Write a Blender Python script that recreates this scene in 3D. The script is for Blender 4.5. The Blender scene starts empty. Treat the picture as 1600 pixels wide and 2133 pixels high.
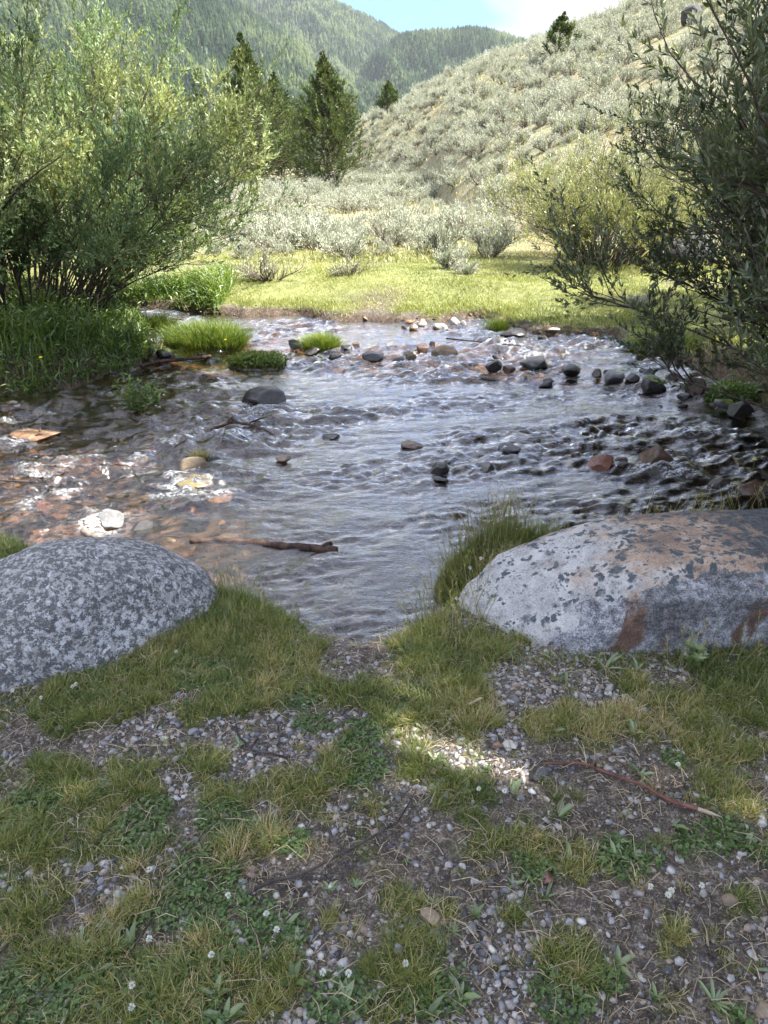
import bpy, bmesh, math, random
import numpy as np
R = math.radians
rng = np.random.default_rng(7)
random.seed(7)
sc = bpy.context.scene
COL = sc.collection

# ------------------------------------------------------------------ camera, world, sun
CAM_Z = 1.6; PITCH = R(25.5); F = 26/36*2133
cd = bpy.data.cameras.new("camera"); cam = bpy.data.objects.new("camera", cd); COL.objects.link(cam)
cd.sensor_fit = 'VERTICAL'; cd.sensor_height = 36; cd.lens = 26
cd.clip_start = 0.05; cd.clip_end = 6000
cam.location = (0, 0, CAM_Z); cam.rotation_euler = (R(90) - PITCH, 0, 0)
sc.camera = cam
sc.view_settings.view_transform = 'Standard'; sc.view_settings.look = 'None'
sc.view_settings.exposure = 2.05; sc.view_settings.gamma = 1.0
SUN_EL = R(51); SUN_AZ = R(-9)      # azimuth from +x towards +y
SV = np.array([math.cos(SUN_EL)*math.cos(SUN_AZ), math.cos(SUN_EL)*math.sin(SUN_AZ), math.sin(SUN_EL)])
sd = bpy.data.lights.new("sun", 'SUN'); so = bpy.data.objects.new("sun", sd); COL.objects.link(so)
sd.energy = 5.0; sd.angle = R(0.55); sd.color = (1.0, 0.95, 0.86)
from mathutils import Vector
so.rotation_euler = Vector(tuple(SV)).to_track_quat('Z', 'Y').to_euler()
w = bpy.data.worlds.new("World"); sc.world = w; w.use_nodes = True
nt = w.node_tree; nt.nodes.clear()
def N(nt, t, **k):
    n = nt.nodes.new(t)
    for a, b in k.items():
        if a.startswith('i_'): n.inputs[a[2:].replace('_', ' ')].default_value = b
        else: setattr(n, a, b)
    return n
def L(nt, a, b): nt.links.new(a, b)
out = N(nt, 'ShaderNodeOutputWorld'); bg = N(nt, 'ShaderNodeBackground')
sky = N(nt, 'ShaderNodeTexSky'); sky.sky_type = 'NISHITA'; sky.sun_disc = False
sky.sun_elevation = SUN_EL; sky.sun_rotation = R(90) - SUN_AZ; sky.altitude = 2200; sky.dust_density = 0.2; sky.air_density = 1.3; sky.ozone_density = 2.0
tc = N(nt, 'ShaderNodeTexCoord'); mp = N(nt, 'ShaderNodeMapping'); mp.inputs['Scale'].default_value = (1, 1, 2.6)
mp.inputs['Location'].default_value = (0.62, 0.0, 0.45)
no = N(nt, 'ShaderNodeTexNoise'); no.inputs['Scale'].default_value = 2.3; no.inputs['Detail'].default_value = 9; no.inputs['Roughness'].default_value = 0.52
rp = N(nt, 'ShaderNodeValToRGB'); rp.color_ramp.elements[0].position = 0.47; rp.color_ramp.elements[1].position = 0.56
no2 = N(nt, 'ShaderNodeTexNoise'); no2.inputs['Scale'].default_value = 5.0; no2.inputs['Detail'].default_value = 8
rp2 = N(nt, 'ShaderNodeValToRGB'); rp2.color_ramp.elements[0].position = 0.32; rp2.color_ramp.elements[1].position = 0.66
rp2.color_ramp.elements[0].color = (2.15, 2.3, 2.75, 1); rp2.color_ramp.elements[1].color = (3.7, 3.7, 3.75, 1)
mx = N(nt, 'ShaderNodeMix', data_type='RGBA')
L(nt, tc.outputs['Generated'], mp.inputs['Vector']); L(nt, mp.outputs[0], no.inputs['Vector']); L(nt, mp.outputs[0], no2.inputs['Vector'])
L(nt, no.outputs['Fac'], rp.inputs[0]); L(nt, no2.outputs['Fac'], rp2.inputs[0])
sxz = N(nt, 'ShaderNodeSeparateXYZ'); L(nt, tc.outputs['Generated'], sxz.inputs[0]); mrz = N(nt, 'ShaderNodeMapRange'); mrz.inputs[1].default_value = .17; mrz.inputs[2].default_value = .80; mrz.inputs[3].default_value = 1.0; mrz.inputs[4].default_value = 5.6; L(nt, sxz.outputs[2], mrz.inputs[0])
vml = N(nt, 'ShaderNodeVectorMath', operation='SCALE'); L(nt, rp2.outputs[0], vml.inputs[0]); L(nt, mrz.outputs[0], vml.inputs['Scale'])   # cloud brightness boosted overhead, added fill for the shaded foreground and water
L(nt, rp.outputs[0], mx.inputs[0]); skt = N(nt, 'ShaderNodeMix', data_type='RGBA', blend_type='MULTIPLY'); skt.inputs[0].default_value = 1; skt.inputs[7].default_value = (.40, .64, 1.0, 1); L(nt, sky.outputs[0], skt.inputs[6]); L(nt, skt.outputs[2], mx.inputs[6]); L(nt, vml.outputs[0], mx.inputs[7])
L(nt, mx.outputs[2], bg.inputs[0]); bg.inputs[1].default_value = 0.065; L(nt, bg.outputs[0], out.inputs[0])
sc.cycles.max_bounces = 6; sc.cycles.diffuse_bounces = 3; sc.cycles.glossy_bounces = 3
sc.cycles.transmission_bounces = 4; sc.cycles.transparent_max_bounces = 8
sc.cycles.caustics_reflective = False; sc.cycles.caustics_refractive = False
sc.cycles.sample_clamp_indirect = 4.0; sc.cycles.use_denoising = True

# ------------------------------------------------------------------ helpers
SP, CP = math.sin(PITCH), math.cos(PITCH)
def ray(u, v):
    b = (1066.5 - v)/F
    return np.array([(u - 800)/F, CP + b*SP, -SP + b*CP])
def at(u, v, z=0.0):
    d = ray(u, v); t = (z - CAM_Z)/d[2]; return np.array([t*d[0], t*d[1], z]), t
def azel(u, v):
    d = ray(u, v); return math.atan2(d[0], d[1]), d[2]/math.hypot(d[0], d[1])
def sstep(a, b, x):
    t = np.clip((x - a)/(b - a), 0, 1); return t*t*(3 - 2*t)
_T = rng.random(65536)
def vnoise(P, seed=0):
    P = np.asarray(P, float); I = np.floor(P).astype(np.int64); f = P - I; f = f*f*f*(f*(f*6 - 15) + 10)
    def h(dx, dy, dz):
        k = ((I[:, 0]+dx)*73856093) ^ ((I[:, 1]+dy)*19349663) ^ ((I[:, 2]+dz)*83492791) ^ (seed*7919 + 13)
        k = (k ^ (k >> 13))*1274126177
        return _T[(k ^ (k >> 16)) & 65535]
    r = 0
    for dx in (0, 1):
        for dy in (0, 1):
            for dz in (0, 1):
                wgt = (f[:, 0] if dx else 1-f[:, 0])*(f[:, 1] if dy else 1-f[:, 1])*(f[:, 2] if dz else 1-f[:, 2])
                r = r + wgt*h(dx, dy, dz)
    return r*2 - 1
def fbm(P, o=4, seed=0, g=0.5):
    P = np.asarray(P, float); s = 0; a = 1; n = 0
    for i in range(o):
        s = s + a*vnoise(P*(2**i) + 17.3*i, seed+i); n += a; a *= g
    return s/n
def n2(x, y, s, o=3, seed=0):
    sh = np.shape(x); P = np.stack([np.ravel(x)*s, np.ravel(y)*s, np.zeros(np.size(x))], 1)
    return fbm(P, o, seed).reshape(sh)
def nrm(v): return v/np.maximum(np.linalg.norm(v, axis=-1, keepdims=True), 1e-9)

class Buf:
    def __init__(s): s.V = []; s.C = []; s.F = []; s.n = 0
    def add(s, V, faces, c=None):
        V = np.asarray(V, np.float32).reshape(-1, 3); s.V.append(V)
        s.C.append(np.full(len(V), 0.5, np.float32) if c is None else np.asarray(c, np.float32).ravel())
        for f in faces:
            if len(f): s.F.append(np.asarray(f, np.int32) + s.n)
        s.n += len(V)
    def build(s, name, mat, parent=None, smooth=False, label=None, loc=None):
        me = bpy.data.meshes.new(name)
        V = np.concatenate(s.V); C = np.concatenate(s.C)
        me.vertices.add(len(V)); me.vertices.foreach_set('co', V.ravel())
        idx = np.concatenate([f.ravel() for f in s.F]); sz = np.concatenate([np.full(len(f), f.shape[1], np.int32) for f in s.F])
        st = np.concatenate([[0], np.cumsum(sz)[:-1]]).astype(np.int32)
        me.loops.add(len(idx)); me.loops.foreach_set('vertex_index', idx)
        me.polygons.add(len(sz)); me.polygons.foreach_set('loop_start', st)
        at_ = me.attributes.new('rnd', 'FLOAT', 'POINT'); at_.data.foreach_set('value', C)
        me.update(calc_edges=True)
        if smooth: me.polygons.foreach_set('use_smooth', np.ones(len(sz), bool))
        me.materials.append(mat)
        o = bpy.data.objects.new(name, me); COL.objects.link(o)
        if parent: o.parent = parent
        if loc is not None: o.location = loc
        if label: o['label'] = label
        return o
def tag(o, label=None, cat=None, group=None, kind=None):
    if label: o['label'] = label
    if cat: o['category'] = cat
    if group: o['group'] = group
    if kind: o['kind'] = kind
    return o
def empty(name, loc=(0, 0, 0), rz=0, s=1):
    o = bpy.data.objects.new(name, None); COL.objects.link(o); o.location = tuple(loc); o.rotation_euler = (0, 0, rz)
    o.scale = (s, s, s) if np.isscalar(s) else s; o.empty_display_size = 0.1; return o
def dup(root, loc, rz=0, s=1, tilt=(0, 0)):
    r = root.copy(); COL.objects.link(r); r.location = tuple(loc); r.rotation_euler = (tilt[0], tilt[1], rz)
    r.scale = (s, s, s) if np.isscalar(s) else s
    for ch in root.children:
        c = ch.copy(); COL.objects.link(c); c.parent = r
    return r
def leaf(buf, P, D, Nn, Ln, W, c, shape='d', fold=0.25):
    n = len(P); D = nrm(D); S = nrm(np.cross(D, Nn)); Up = np.cross(S, D); Ln = np.broadcast_to(Ln, n)[:, None]; W = np.broadcast_to(W, n)[:, None]
    c = np.broadcast_to(c, n); i = np.arange(n)[:, None]
    if shape == 'd':
        V = np.stack([P, P + D*Ln*.5 + S*W*.5, P + D*Ln, P + D*Ln*.5 - S*W*.5], 1)
        buf.add(V, [i*4 + np.array([[0, 1, 2, 3]])], np.repeat(c, 4))
    else:
        q = Up*W*fold
        V = np.stack([P, P + D*Ln*.30 + S*W*.5 + q, P + D*Ln*.68 + S*W*.42 + q, P + D*Ln - Up*Ln*.08, P + D*Ln*.68 - S*W*.42 + q, P + D*Ln*.30 - S*W*.5 + q], 1)
        buf.add(V, [i*6 + np.array([[0, 1, 2, 3]]), i*6 + np.array([[0, 3, 4, 5]])], np.repeat(c, 6))
def blades(buf, P, D, H, W, c, bend=0.4, az=None):
    """grass blades: P base, D lean direction (unit, near up), H height, W width"""
    n = len(P); a = rng.random(n)*6.283 if az is None else az
    S = np.stack([np.cos(a), np.sin(a), np.zeros(n)], 1); O = np.stack([-np.sin(a), np.cos(a), np.zeros(n)], 1)*np.sign(rng.random(n) - .5)[:, None]
    H = np.broadcast_to(H, n)[:, None]; W = np.broadcast_to(W, n)[:, None]; b = (np.broadcast_to(bend, n)*rng.random(n))[:, None]
    D = nrm(D)
    m = P + D*H*.55 + O*H*b*.22; t = P + D*H*(1 - b*.25) + O*H*b
    V = np.stack([P - S*W*.5, P + S*W*.5, m + S*W*.42, m - S*W*.42, t], 1); i = np.arange(n)[:, None]
    buf.add(V, [i*5 + np.array([[0, 1, 2, 3]]), i*5 + np.array([[3, 2, 4]])], np.repeat(np.broadcast_to(c, n), 5))
def tubes(buf, paths, rad, sides=4, c=0.5):
    n, k, _ = paths.shape; T = nrm(np.gradient(paths, axis=1)); ref = np.array([0.31, 0.87, 0.38])
    A = nrm(np.cross(T, ref)); B = np.cross(T, A); th = np.arange(sides)*2*np.pi/sides
    V = paths[:, :, None, :] + rad[:, :, None, None]*(A[:, :, None, :]*np.cos(th)[None, None, :, None] + B[:, :, None, :]*np.sin(th)[None, None, :, None])
    b = (np.arange(n)*k*sides)[:, None, None]; j = (np.arange(k-1)*sides)[None, :, None]; s = np.arange(sides)[None, None, :]; s2 = (s+1) % sides
    q = np.stack([b+j+s, b+j+s2, b+j+sides+s2, b+j+sides+s], -1).reshape(-1, 4)
    cc = np.broadcast_to(np.asarray(c, float).reshape(-1, 1), (n, k*sides)).ravel() if not np.isscalar(c) else np.full(n*k*sides, c)
    cap0 = np.arange(sides)[::-1][None, :] + b[:, 0]; cap1 = np.arange(sides)[None, :] + b[:, 0] + (k-1)*sides
    buf.add(V, [q] + ([cap0, cap1] if sides > 3 else []), cc)
def sprout(paths, n, tr, ang, ln, k=5, up=0.15, wob=0.2, rs=rng, droop=0.0):
    """n child polylines growing from random places on parent polylines"""
    m, kk, _ = paths.shape; pi = rs.integers(0, m, n); t = (tr[0] + (tr[1]-tr[0])*rs.random(n))*(kk-1)
    i0 = np.minimum(t.astype(int), kk-2); f = (t - i0)[:, None]
    P = paths[pi, i0]*(1-f) + paths[pi, i0+1]*f; T = nrm(paths[pi, i0+1] - paths[pi, i0])
    r = nrm(rs.normal(size=(n, 3))); side = nrm(np.cross(T, r)); a = (ang[0] + (ang[1]-ang[0])*rs.random(n))[:, None]
    D = nrm(T*np.cos(a) + side*np.sin(a) + np.array([0, 0, up])); l = ln[0] + (ln[1]-ln[0])*rs.random(n)
    out = np.zeros((n, k, 3)); out[:, 0] = P; st = (l/(k-1))[:, None]
    for j in range(1, k):
        out[:, j] = out[:, j-1] + D*st; D = nrm(D + rs.normal(size=(n, 3))*wob + np.array([0, 0, up*.5 - droop*j]))
    return out, l
def on_paths(paths, n, tr=(0, 1), rs=rng):
    m, kk, _ = paths.shape; pi = rs.integers(0, m, n); t = (tr[0] + (tr[1]-tr[0])*rs.random(n))*(kk-1)
    i0 = np.minimum(t.astype(int), kk-2); f = (t - i0)[:, None]
    return paths[pi, i0]*(1-f) + paths[pi, i0+1]*f, nrm(paths[pi, i0+1] - paths[pi, i0])

# ------------------------------------------------------------------ materials
def new_mat(name):
    m = bpy.data.materials.new(name); m.use_nodes = True; m.node_tree.nodes.clear(); return m, m.node_tree
def ramp(nt, fac, stops):
    r = N(nt, 'ShaderNodeValToRGB'); e = r.color_ramp.elements
    while len(e) < len(stops): e.new(0.5)
    for x, (p, c) in zip(e, stops): x.position = p; x.color = (*c, 1)
    L(nt, fac, r.inputs[0]); return r.outputs[0]
def noise(nt, scale, detail=4, rough=.5, vec=None, dist=0, coord='Object', sc3=None):
    n = N(nt, 'ShaderNodeTexNoise'); n.inputs['Scale'].default_value = scale; n.inputs['Detail'].default_value = detail
    n.inputs['Roughness'].default_value = rough; n.inputs['Distortion'].default_value = dist
    if vec is None:
        t = N(nt, 'ShaderNodeTexCoord'); vec = t.outputs[coord]
    if sc3:
        q = N(nt, 'ShaderNodeMapping'); q.inputs['Scale'].default_value = sc3; L(nt, vec, q.inputs[0]); vec = q.outputs[0]
    L(nt, vec, n.inputs['Vector']); return n.outputs['Fac']
def mixc(nt, f, a, b, mode='MIX'):
    m = N(nt, 'ShaderNodeMix', data_type='RGBA', blend_type=mode)
    for s, i in ((f, 0), (a, 6), (b, 7)):
        if isinstance(s, (int, float)): m.inputs[i].default_value = s
        elif isinstance(s, tuple): m.inputs[i].default_value = (*s, 1)
        else: L(nt, s, m.inputs[i])
    return m.outputs[2]
def attr(nt, name='rnd'):
    a = N(nt, 'ShaderNodeAttribute'); a.attribute_name = name; return a.outputs['Fac']
def leafmat(name, stops, trans=0.35, gloss=0.06, patch=0.0, tint=None, rough=.45, tcol=(1.35, 1.25, .65)):
    m, nt = new_mat(name); c = ramp(nt, attr(nt), stops)
    if tint: c = mixc(nt, ramp(nt, noise(nt, patch, 3), [(0.4, (0, 0, 0)), (0.6, (1, 1, 1))]), c, mixc(nt, 1.0, c, tint, 'MULTIPLY'))
    d = N(nt, 'ShaderNodeBsdfDiffuse'); t = N(nt, 'ShaderNodeBsdfTranslucent'); g = N(nt, 'ShaderNodeBsdfGlossy'); g.inputs['Roughness'].default_value = rough
    L(nt, c, d.inputs[0]); tcx = mixc(nt, 1.0, c, tcol, 'MULTIPLY'); L(nt, tcx, t.inputs[0])
    a = N(nt, 'ShaderNodeMixShader'); a.inputs[0].default_value = trans; L(nt, d.outputs[0], a.inputs[1]); L(nt, t.outputs[0], a.inputs[2])
    b = N(nt, 'ShaderNodeMixShader'); b.inputs[0].default_value = gloss; L(nt, a.outputs[0], b.inputs[1]); L(nt, g.outputs[0], b.inputs[2])
    o = N(nt, 'ShaderNodeOutputMaterial'); L(nt, b.outputs[0], o.inputs[0]); return m
def solid(nt, col, rough=.8, bump=None, bs=.3, bd=.01, spec=.3):
    p = N(nt, 'ShaderNodeBsdfPrincipled'); o = N(nt, 'ShaderNodeOutputMaterial'); L(nt, p.outputs[0], o.inputs[0])
    if isinstance(col, tuple): p.inputs['Base Color'].default_value = (*col, 1)
    else: L(nt, col, p.inputs['Base Color'])
    if isinstance(rough, (int, float)): p.inputs['Roughness'].default_value = rough
    else: L(nt, rough, p.inputs['Roughness'])
    p.inputs['Specular IOR Level'].default_value = spec
    if bump is not None:
        b = N(nt, 'ShaderNodeBump'); b.inputs['Strength'].default_value = bs; b.inputs['Distance'].default_value = bd
        L(nt, bump, b.inputs['Height']); L(nt, b.outputs[0], p.inputs['Normal'])
    return p
def barkmat(name, a, b):
    m, nt = new_mat(name); n = noise(nt, 30, 4, sc3=(1, 1, .3)); solid(nt, ramp(nt, n, [(.35, a), (.65, b)]), .85, n, .5, .005); return m
def rockmat(name, stops, wet=False, scale=9, moss=None):
    m, nt = new_mat(name); n = noise(nt, scale, 6, .62); n3 = noise(nt, scale*7, 4, .6)
    oi = N(nt, 'ShaderNodeObjectInfo'); c = ramp(nt, mixc(nt, .3, n, n3), stops)
    hv = N(nt, 'ShaderNodeHueSaturation'); mr = N(nt, 'ShaderNodeMapRange'); mr.inputs[3].default_value = .75; mr.inputs[4].default_value = 1.25
    L(nt, oi.outputs['Random'], mr.inputs[0]); L(nt, mr.outputs[0], hv.inputs['Value']); L(nt, c, hv.inputs['Color']); c = hv.outputs[0]
    if moss:
        g = N(nt, 'ShaderNodeNewGeometry'); s = N(nt, 'ShaderNodeSeparateXYZ'); L(nt, g.outputs['Normal'], s.inputs[0])
        mm = N(nt, 'ShaderNodeMath', operation='MULTIPLY'); L(nt, s.outputs[2], mm.inputs[0]); L(nt, n, mm.inputs[1])
        c = mixc(nt, ramp(nt, mm.outputs[0], [(.3, (0, 0, 0)), (.42, (1, 1, 1))]), c, moss)
    solid(nt, c, .25 if wet else .8, n3, .5, .01, .6 if wet else .3); return m

# ------------------------------------------------------------------ the lie of the land
WL0 = -0.35
_near = [(0, 1100), (130, 1130), (210, 1170), (330, 1200), (440, 1212), (520, 1218), (600, 1232), (640, 1280), (636, 1318), (740, 1338), (850, 1326), (858, 1290), (922, 1232), (924, 1110), (1000, 1100), (1200, 1105), (1600, 1080)]
_far = [(1600, 860), (1500, 805), (1420, 770), (1330, 745), (1270, 715), (1200, 712), (1110, 706), (1040, 695), (1000, 674), (850, 686), (760, 680), (700, 682), (620, 668), (500, 672), (430, 664), (350, 655)]
_pen = [(295, 690), (300, 730), (330, 752), (290, 766), (200, 790), (100, 812), (0, 822)]
poly = [(-16, 5.5), (-9, 5.2), (-4, 4.4)] + [tuple(at(u, v + (12 if v < 1200 else 0), WL0 if 1270 < v < 1340 else -.12)[0][:2]) for u, v in _near] + [(3.0, 3.35), (5, 3.1), (10, 3.6), (16, 3.2), (16, 7.2), (9, 6.6), (5, 6.3)]
poly += [tuple(at(u, v, WL0)[0][:2]) for u, v in _far] + [(-5, 11.6), (-9, 12.8), (-16, 13.5), (-16, 12.3), (-9, 11.6), (-5, 10.7)]
poly += [tuple(at(u, v, WL0)[0][:2]) for u, v in _pen] + [(-4.2, 6.9), (-6, 7.6), (-9, 8.2), (-16, 8.6)]
PX = np.array(poly)
def sdist(x, y):
    """signed distance to the shoreline, positive on land"""
    sh = np.shape(x); x = np.ravel(x); y = np.ravel(y)
    jx = n2(x, y, 3.1, 2, 5)*.06; jy = n2(x, y, 3.1, 2, 9)*.06
    x = x + jx; y = y + jy
    d = np.full(x.shape, 1e9); ins = np.zeros(x.shape, bool)
    for a, b in zip(PX, np.roll(PX, -1, 0)):
        e = b - a; t = np.clip(((x-a[0])*e[0] + (y-a[1])*e[1])/max(e@e, 1e-9), 0, 1)
        d = np.minimum(d, np.hypot(x-a[0]-t*e[0], y-a[1]-t*e[1]))
        c = (a[1] > y) != (b[1] > y)
        if abs(e[1]) > 1e-9: ins ^= c & (x < a[0] + (y-a[1])/e[1]*e[0])
    return np.where(ins, -d, d).reshape(sh)
_dam = np.array([tuple(at(u, v, WL0)[0][:2]) for u, v in [(300, 765), (450, 745), (600, 725), (760, 752), (900, 765), (1030, 775), (1190, 785), (1330, 812), (1480, 845), (1600, 880)]])
def WLf(x, y):
    dy = np.interp(x, _dam[:, 0], _dam[:, 1]); up = sstep(-.25, .25, y - dy)
    lo = sstep(-1.0, -4.5, x)
    return WL0 + 0.07*up - 0.05*lo*(1-up)
RAP = [(230, 805, .7), (400, 800, .5), (60, 860, .8), (40, 930, .7), (120, 1050, .45), (220, 1075, .3), (330, 850, .7), (1130, 752, .45), (1060, 735, .35), (1240, 740, .4), (1330, 765, .3), (1300, 905, .55), (1420, 905, .5), (1400, 980, .4), (1540, 960, .7), (500, 860, .6), (420, 1010, .4), (700, 760, .5), (900, 770, .5), (450, 900, .7), (200, 980, .6)]
RAPW = [(*at(u, v, WL0)[0][:2], r) for u, v, r in RAP]
def rapid(x, y):
    r = np.zeros(np.shape(x))
    for a, b, s in RAPW: r = np.maximum(r, np.exp(-((x-a)**2 + ((y-b)*1.15)**2)/(s*s*1.1)))
    return r
_hs = [(300, 372, 130, 120), (500, 368, 130, 120), (640, 350, 115, 100), (700, 305, 100, 82), (735, 272, 96, 72), (850, 218, 90, 45), (960, 152, 86, 28), (1070, 105, 82, 21), (1200, 62, 76, 18), (1330, 20, 70, 17), (1460, -35, 64, 16), (1600, -90, 60, 16), (1900, -200, 52, 15), (2600, -330, 45, 15)]
_ha = np.array([(*azel(u, v), D, r0) for u, v, D, r0 in _hs])
def ground(x, y, sd=None):
    x = np.asarray(x, float); y = np.asarray(y, float)
    if sd is None: sd = sdist(x, y)
    r = np.hypot(x, y); az = np.arctan2(x, y)
    te = np.interp(az, _ha[:, 0], _ha[:, 1]); D = np.interp(az, _ha[:, 0], _ha[:, 2]); r0 = np.interp(az, _ha[:, 0], _ha[:, 3])
    bk = sstep(R(75), R(110), np.abs(az)); te = te*(1-bk) - .02*bk
    t = np.clip((r - r0)/(D - r0), 0, 1)
    zs = CAM_Z + D*te
    hill = (CAM_Z + r*te) - (CAM_Z + r0*te)*(1-t)**1.55
    hill = np.where(r > D, zs - .12*(r-D) - .0004*(r-D)**2, hill); hill = np.where(r < r0, 0, hill); hill = np.where(zs < .4, np.minimum(hill, 0.2), hill)
    hill = np.maximum(hill, -6)
    und = n2(x, y, .35, 3, 2)*.05*sstep(1, 6, r) + n2(x, y, .09, 3, 3)*.7*sstep(14, 45, r) + n2(x, y, 2.2, 3, 4)*.012 + n2(x, y, 7, 3, 6)*.05*sstep(7, 8.5, y)*sstep(.5, .1, sd)
    land = hill + und 
    wl = WLf(x, y)
    cove = np.exp(-((x+.08)**2/.10 + (y-2.55)**2/.16))
    wd = .24 + .55*cove + .04*sstep(7, 9, y) + .10*n2(x, y, 1.7, 2, 8)
    lip = np.clip(sd/np.maximum(wd, .08), 0, 1); S = np.where(y > 7.5, .34*np.clip(sd/.10, 0, 1)**.7 + .66*sstep(.05, 1.5, sd), lip*lip*(3-2*lip)*.5 + .5*lip)
    bank = wl + (land - wl)*S
    dep = .20*(1-np.exp(sd/.35)) + .025
    bed = wl - dep + .035*n2(x, y, 5, 3, 11)*(1-np.exp(sd/.2))
    return np.where(sd > 0, bank, bed)
GZ = lambda x, y: ground(np.atleast_1d(np.asarray(x, float)), np.atleast_1d(np.asarray(y, float)))

# foreground cover: hand-placed patches (pixel place on the photo turned into metres) plus noise
def spots(lst): return [(*at(u, v, 0)[0][:2], r/F*at(u, v, 0)[1]) for u, v, r in lst]
G_T = spots([(250, 1790, 60), (60, 1900, 60), (120, 2000, 75), (220, 1960, 60), (300, 1870, 50), (420, 1590, 65), (620, 1650, 70), (480, 1660, 60), (470, 1770, 45), (560, 1750, 50), (850, 1885, 55), (930, 1880, 60), (990, 1800, 45), (860, 2010, 95), (1030, 1740, 80), (960, 1650, 80), (1120, 1750, 60), (1200, 1790, 55), (1050, 1920, 50), (1190, 2010, 85), (1390, 1950, 50), (1190, 1655, 60), (60, 1760, 70), (300, 2090, 120), (450, 2000, 100), (560, 2060, 80), (1000, 1500, 70), (1230, 1530, 60), (1420, 1480, 80), (1540, 1440, 90), (500, 1440, 120), (300, 1420, 110), (150, 1470, 90), (560, 1370, 150), (400, 1340, 120), (900, 1370, 110), (1000, 1350, 60), (980, 1440, 90), (700, 1430, 90), (420, 1490, 70), (1540, 1560, 60), (1300, 1520, 60), (1500, 1660, 70), (1150, 1500, 70), (1290, 1430, 60), (700, 1590, 60), (800, 1480, 50), (870, 1600, 50), (120, 1620, 80), (1380, 2080, 40), (260, 1640, 50), (720, 1930, 40), (1560, 1900, 30), (900, 1480, 60), (1460, 1560, 60)])
G_B = spots([(240, 1800, 34), (150, 1935, 42), (535, 1700, 30), (900, 1835, 38), (1070, 1715, 30), (540, 1500, 25), (400, 1450, 35), (1230, 1870, 45), (1010, 1590, 45), (1060, 1560, 60), (560, 1560, 60), (720, 1490, 40), (470, 1530, 50), (600, 1860, 80), (380, 1620, 40), (1100, 1430, 70), (1250, 1450, 50), (1230, 1680, 80), (1350, 1620, 60), (1010, 1850, 60), (760, 1950, 60), (1000, 1940, 60), (1100, 1960, 50), (1450, 1880, 80), (1560, 1830, 50), (1330, 1900, 60), (1330, 2050, 60), (1500, 2030, 80), (680, 1780, 60), (1300, 1700, 50), (1400, 1700, 50), (820, 1740, 40), (640, 1560, 60), (200, 1560, 60), (40, 1540, 50), (740, 1370, 80), (700, 1400, 40), (1060, 1640, 40), (1130, 1870, 40), (1560, 2000, 80), (320, 1520, 60)])
C_L = spots([(1310, 1800, 75), (1520, 1760, 80), (1390, 1585, 38), (470, 1720, 60), (650, 1520, 45), (560, 1930, 100), (930, 2060, 80), (60, 2080, 100), (260, 2010, 60), (1250, 2020, 45), (1580, 1800, 50), (420, 1860, 90), (60, 1680, 60), (210, 1420, 60), (1010, 1610, 30), (700, 2090, 80), (400, 2080, 90), (760, 1600, 60), (1110, 1800, 40), (1180, 2100, 80), (300, 1720, 60), (620, 1770, 50), (1450, 1760, 60), (750, 1530, 50), (420, 1400, 60), (620, 1450, 60), (1530, 2110, 40)])
def fld(lst, x, y, k=1.0):
    r = np.zeros(np.shape(x))
    for a, b, s in lst: r = np.maximum(r, np.exp(-(((x-a)**2 + (y-b)**2)/(s*s*k))**1.5))
    return r
def cover(x, y):
    jx = n2(x, y, 9, 3, 31)*.05; jy = n2(x, y, 9, 3, 32)*.05
    g = fld(G_T, x+jx, y+jy, .85); b = fld(G_B, x+jx, y+jy, .8); c = fld(C_L, x+jx, y+jy)
    nz = n2(x, y, 4.2, 3, 21)*.8 + n2(x, y, 14, 2, 22)*.35
    sd = sdist(x, y)
    edge = .38*np.clip(1 - np.abs(sd-.12)/.35, 0, 1)*(1-sstep(.5, .1, np.hypot((x+.1)*1.2, y-2.55)))
    side = sstep(.0, .5, -x-.4)*sstep(2.2, 1.6, y)*.2
    grass = np.clip(g*1.05 + .10 + nz*.75 + edge*.9 + side - b*1.2 - c*.35, 0, 1)
    clover = np.clip(c*1.15 + nz*.45 - .14 - b*.4 + sstep(.1, -.7, x)*.22, 0, 1)
    cv = sstep(.42, .12, np.hypot((x+.08), (y-2.6)*.8))
    return grass*(1-cv), clover*(1-cv), sd

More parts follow.
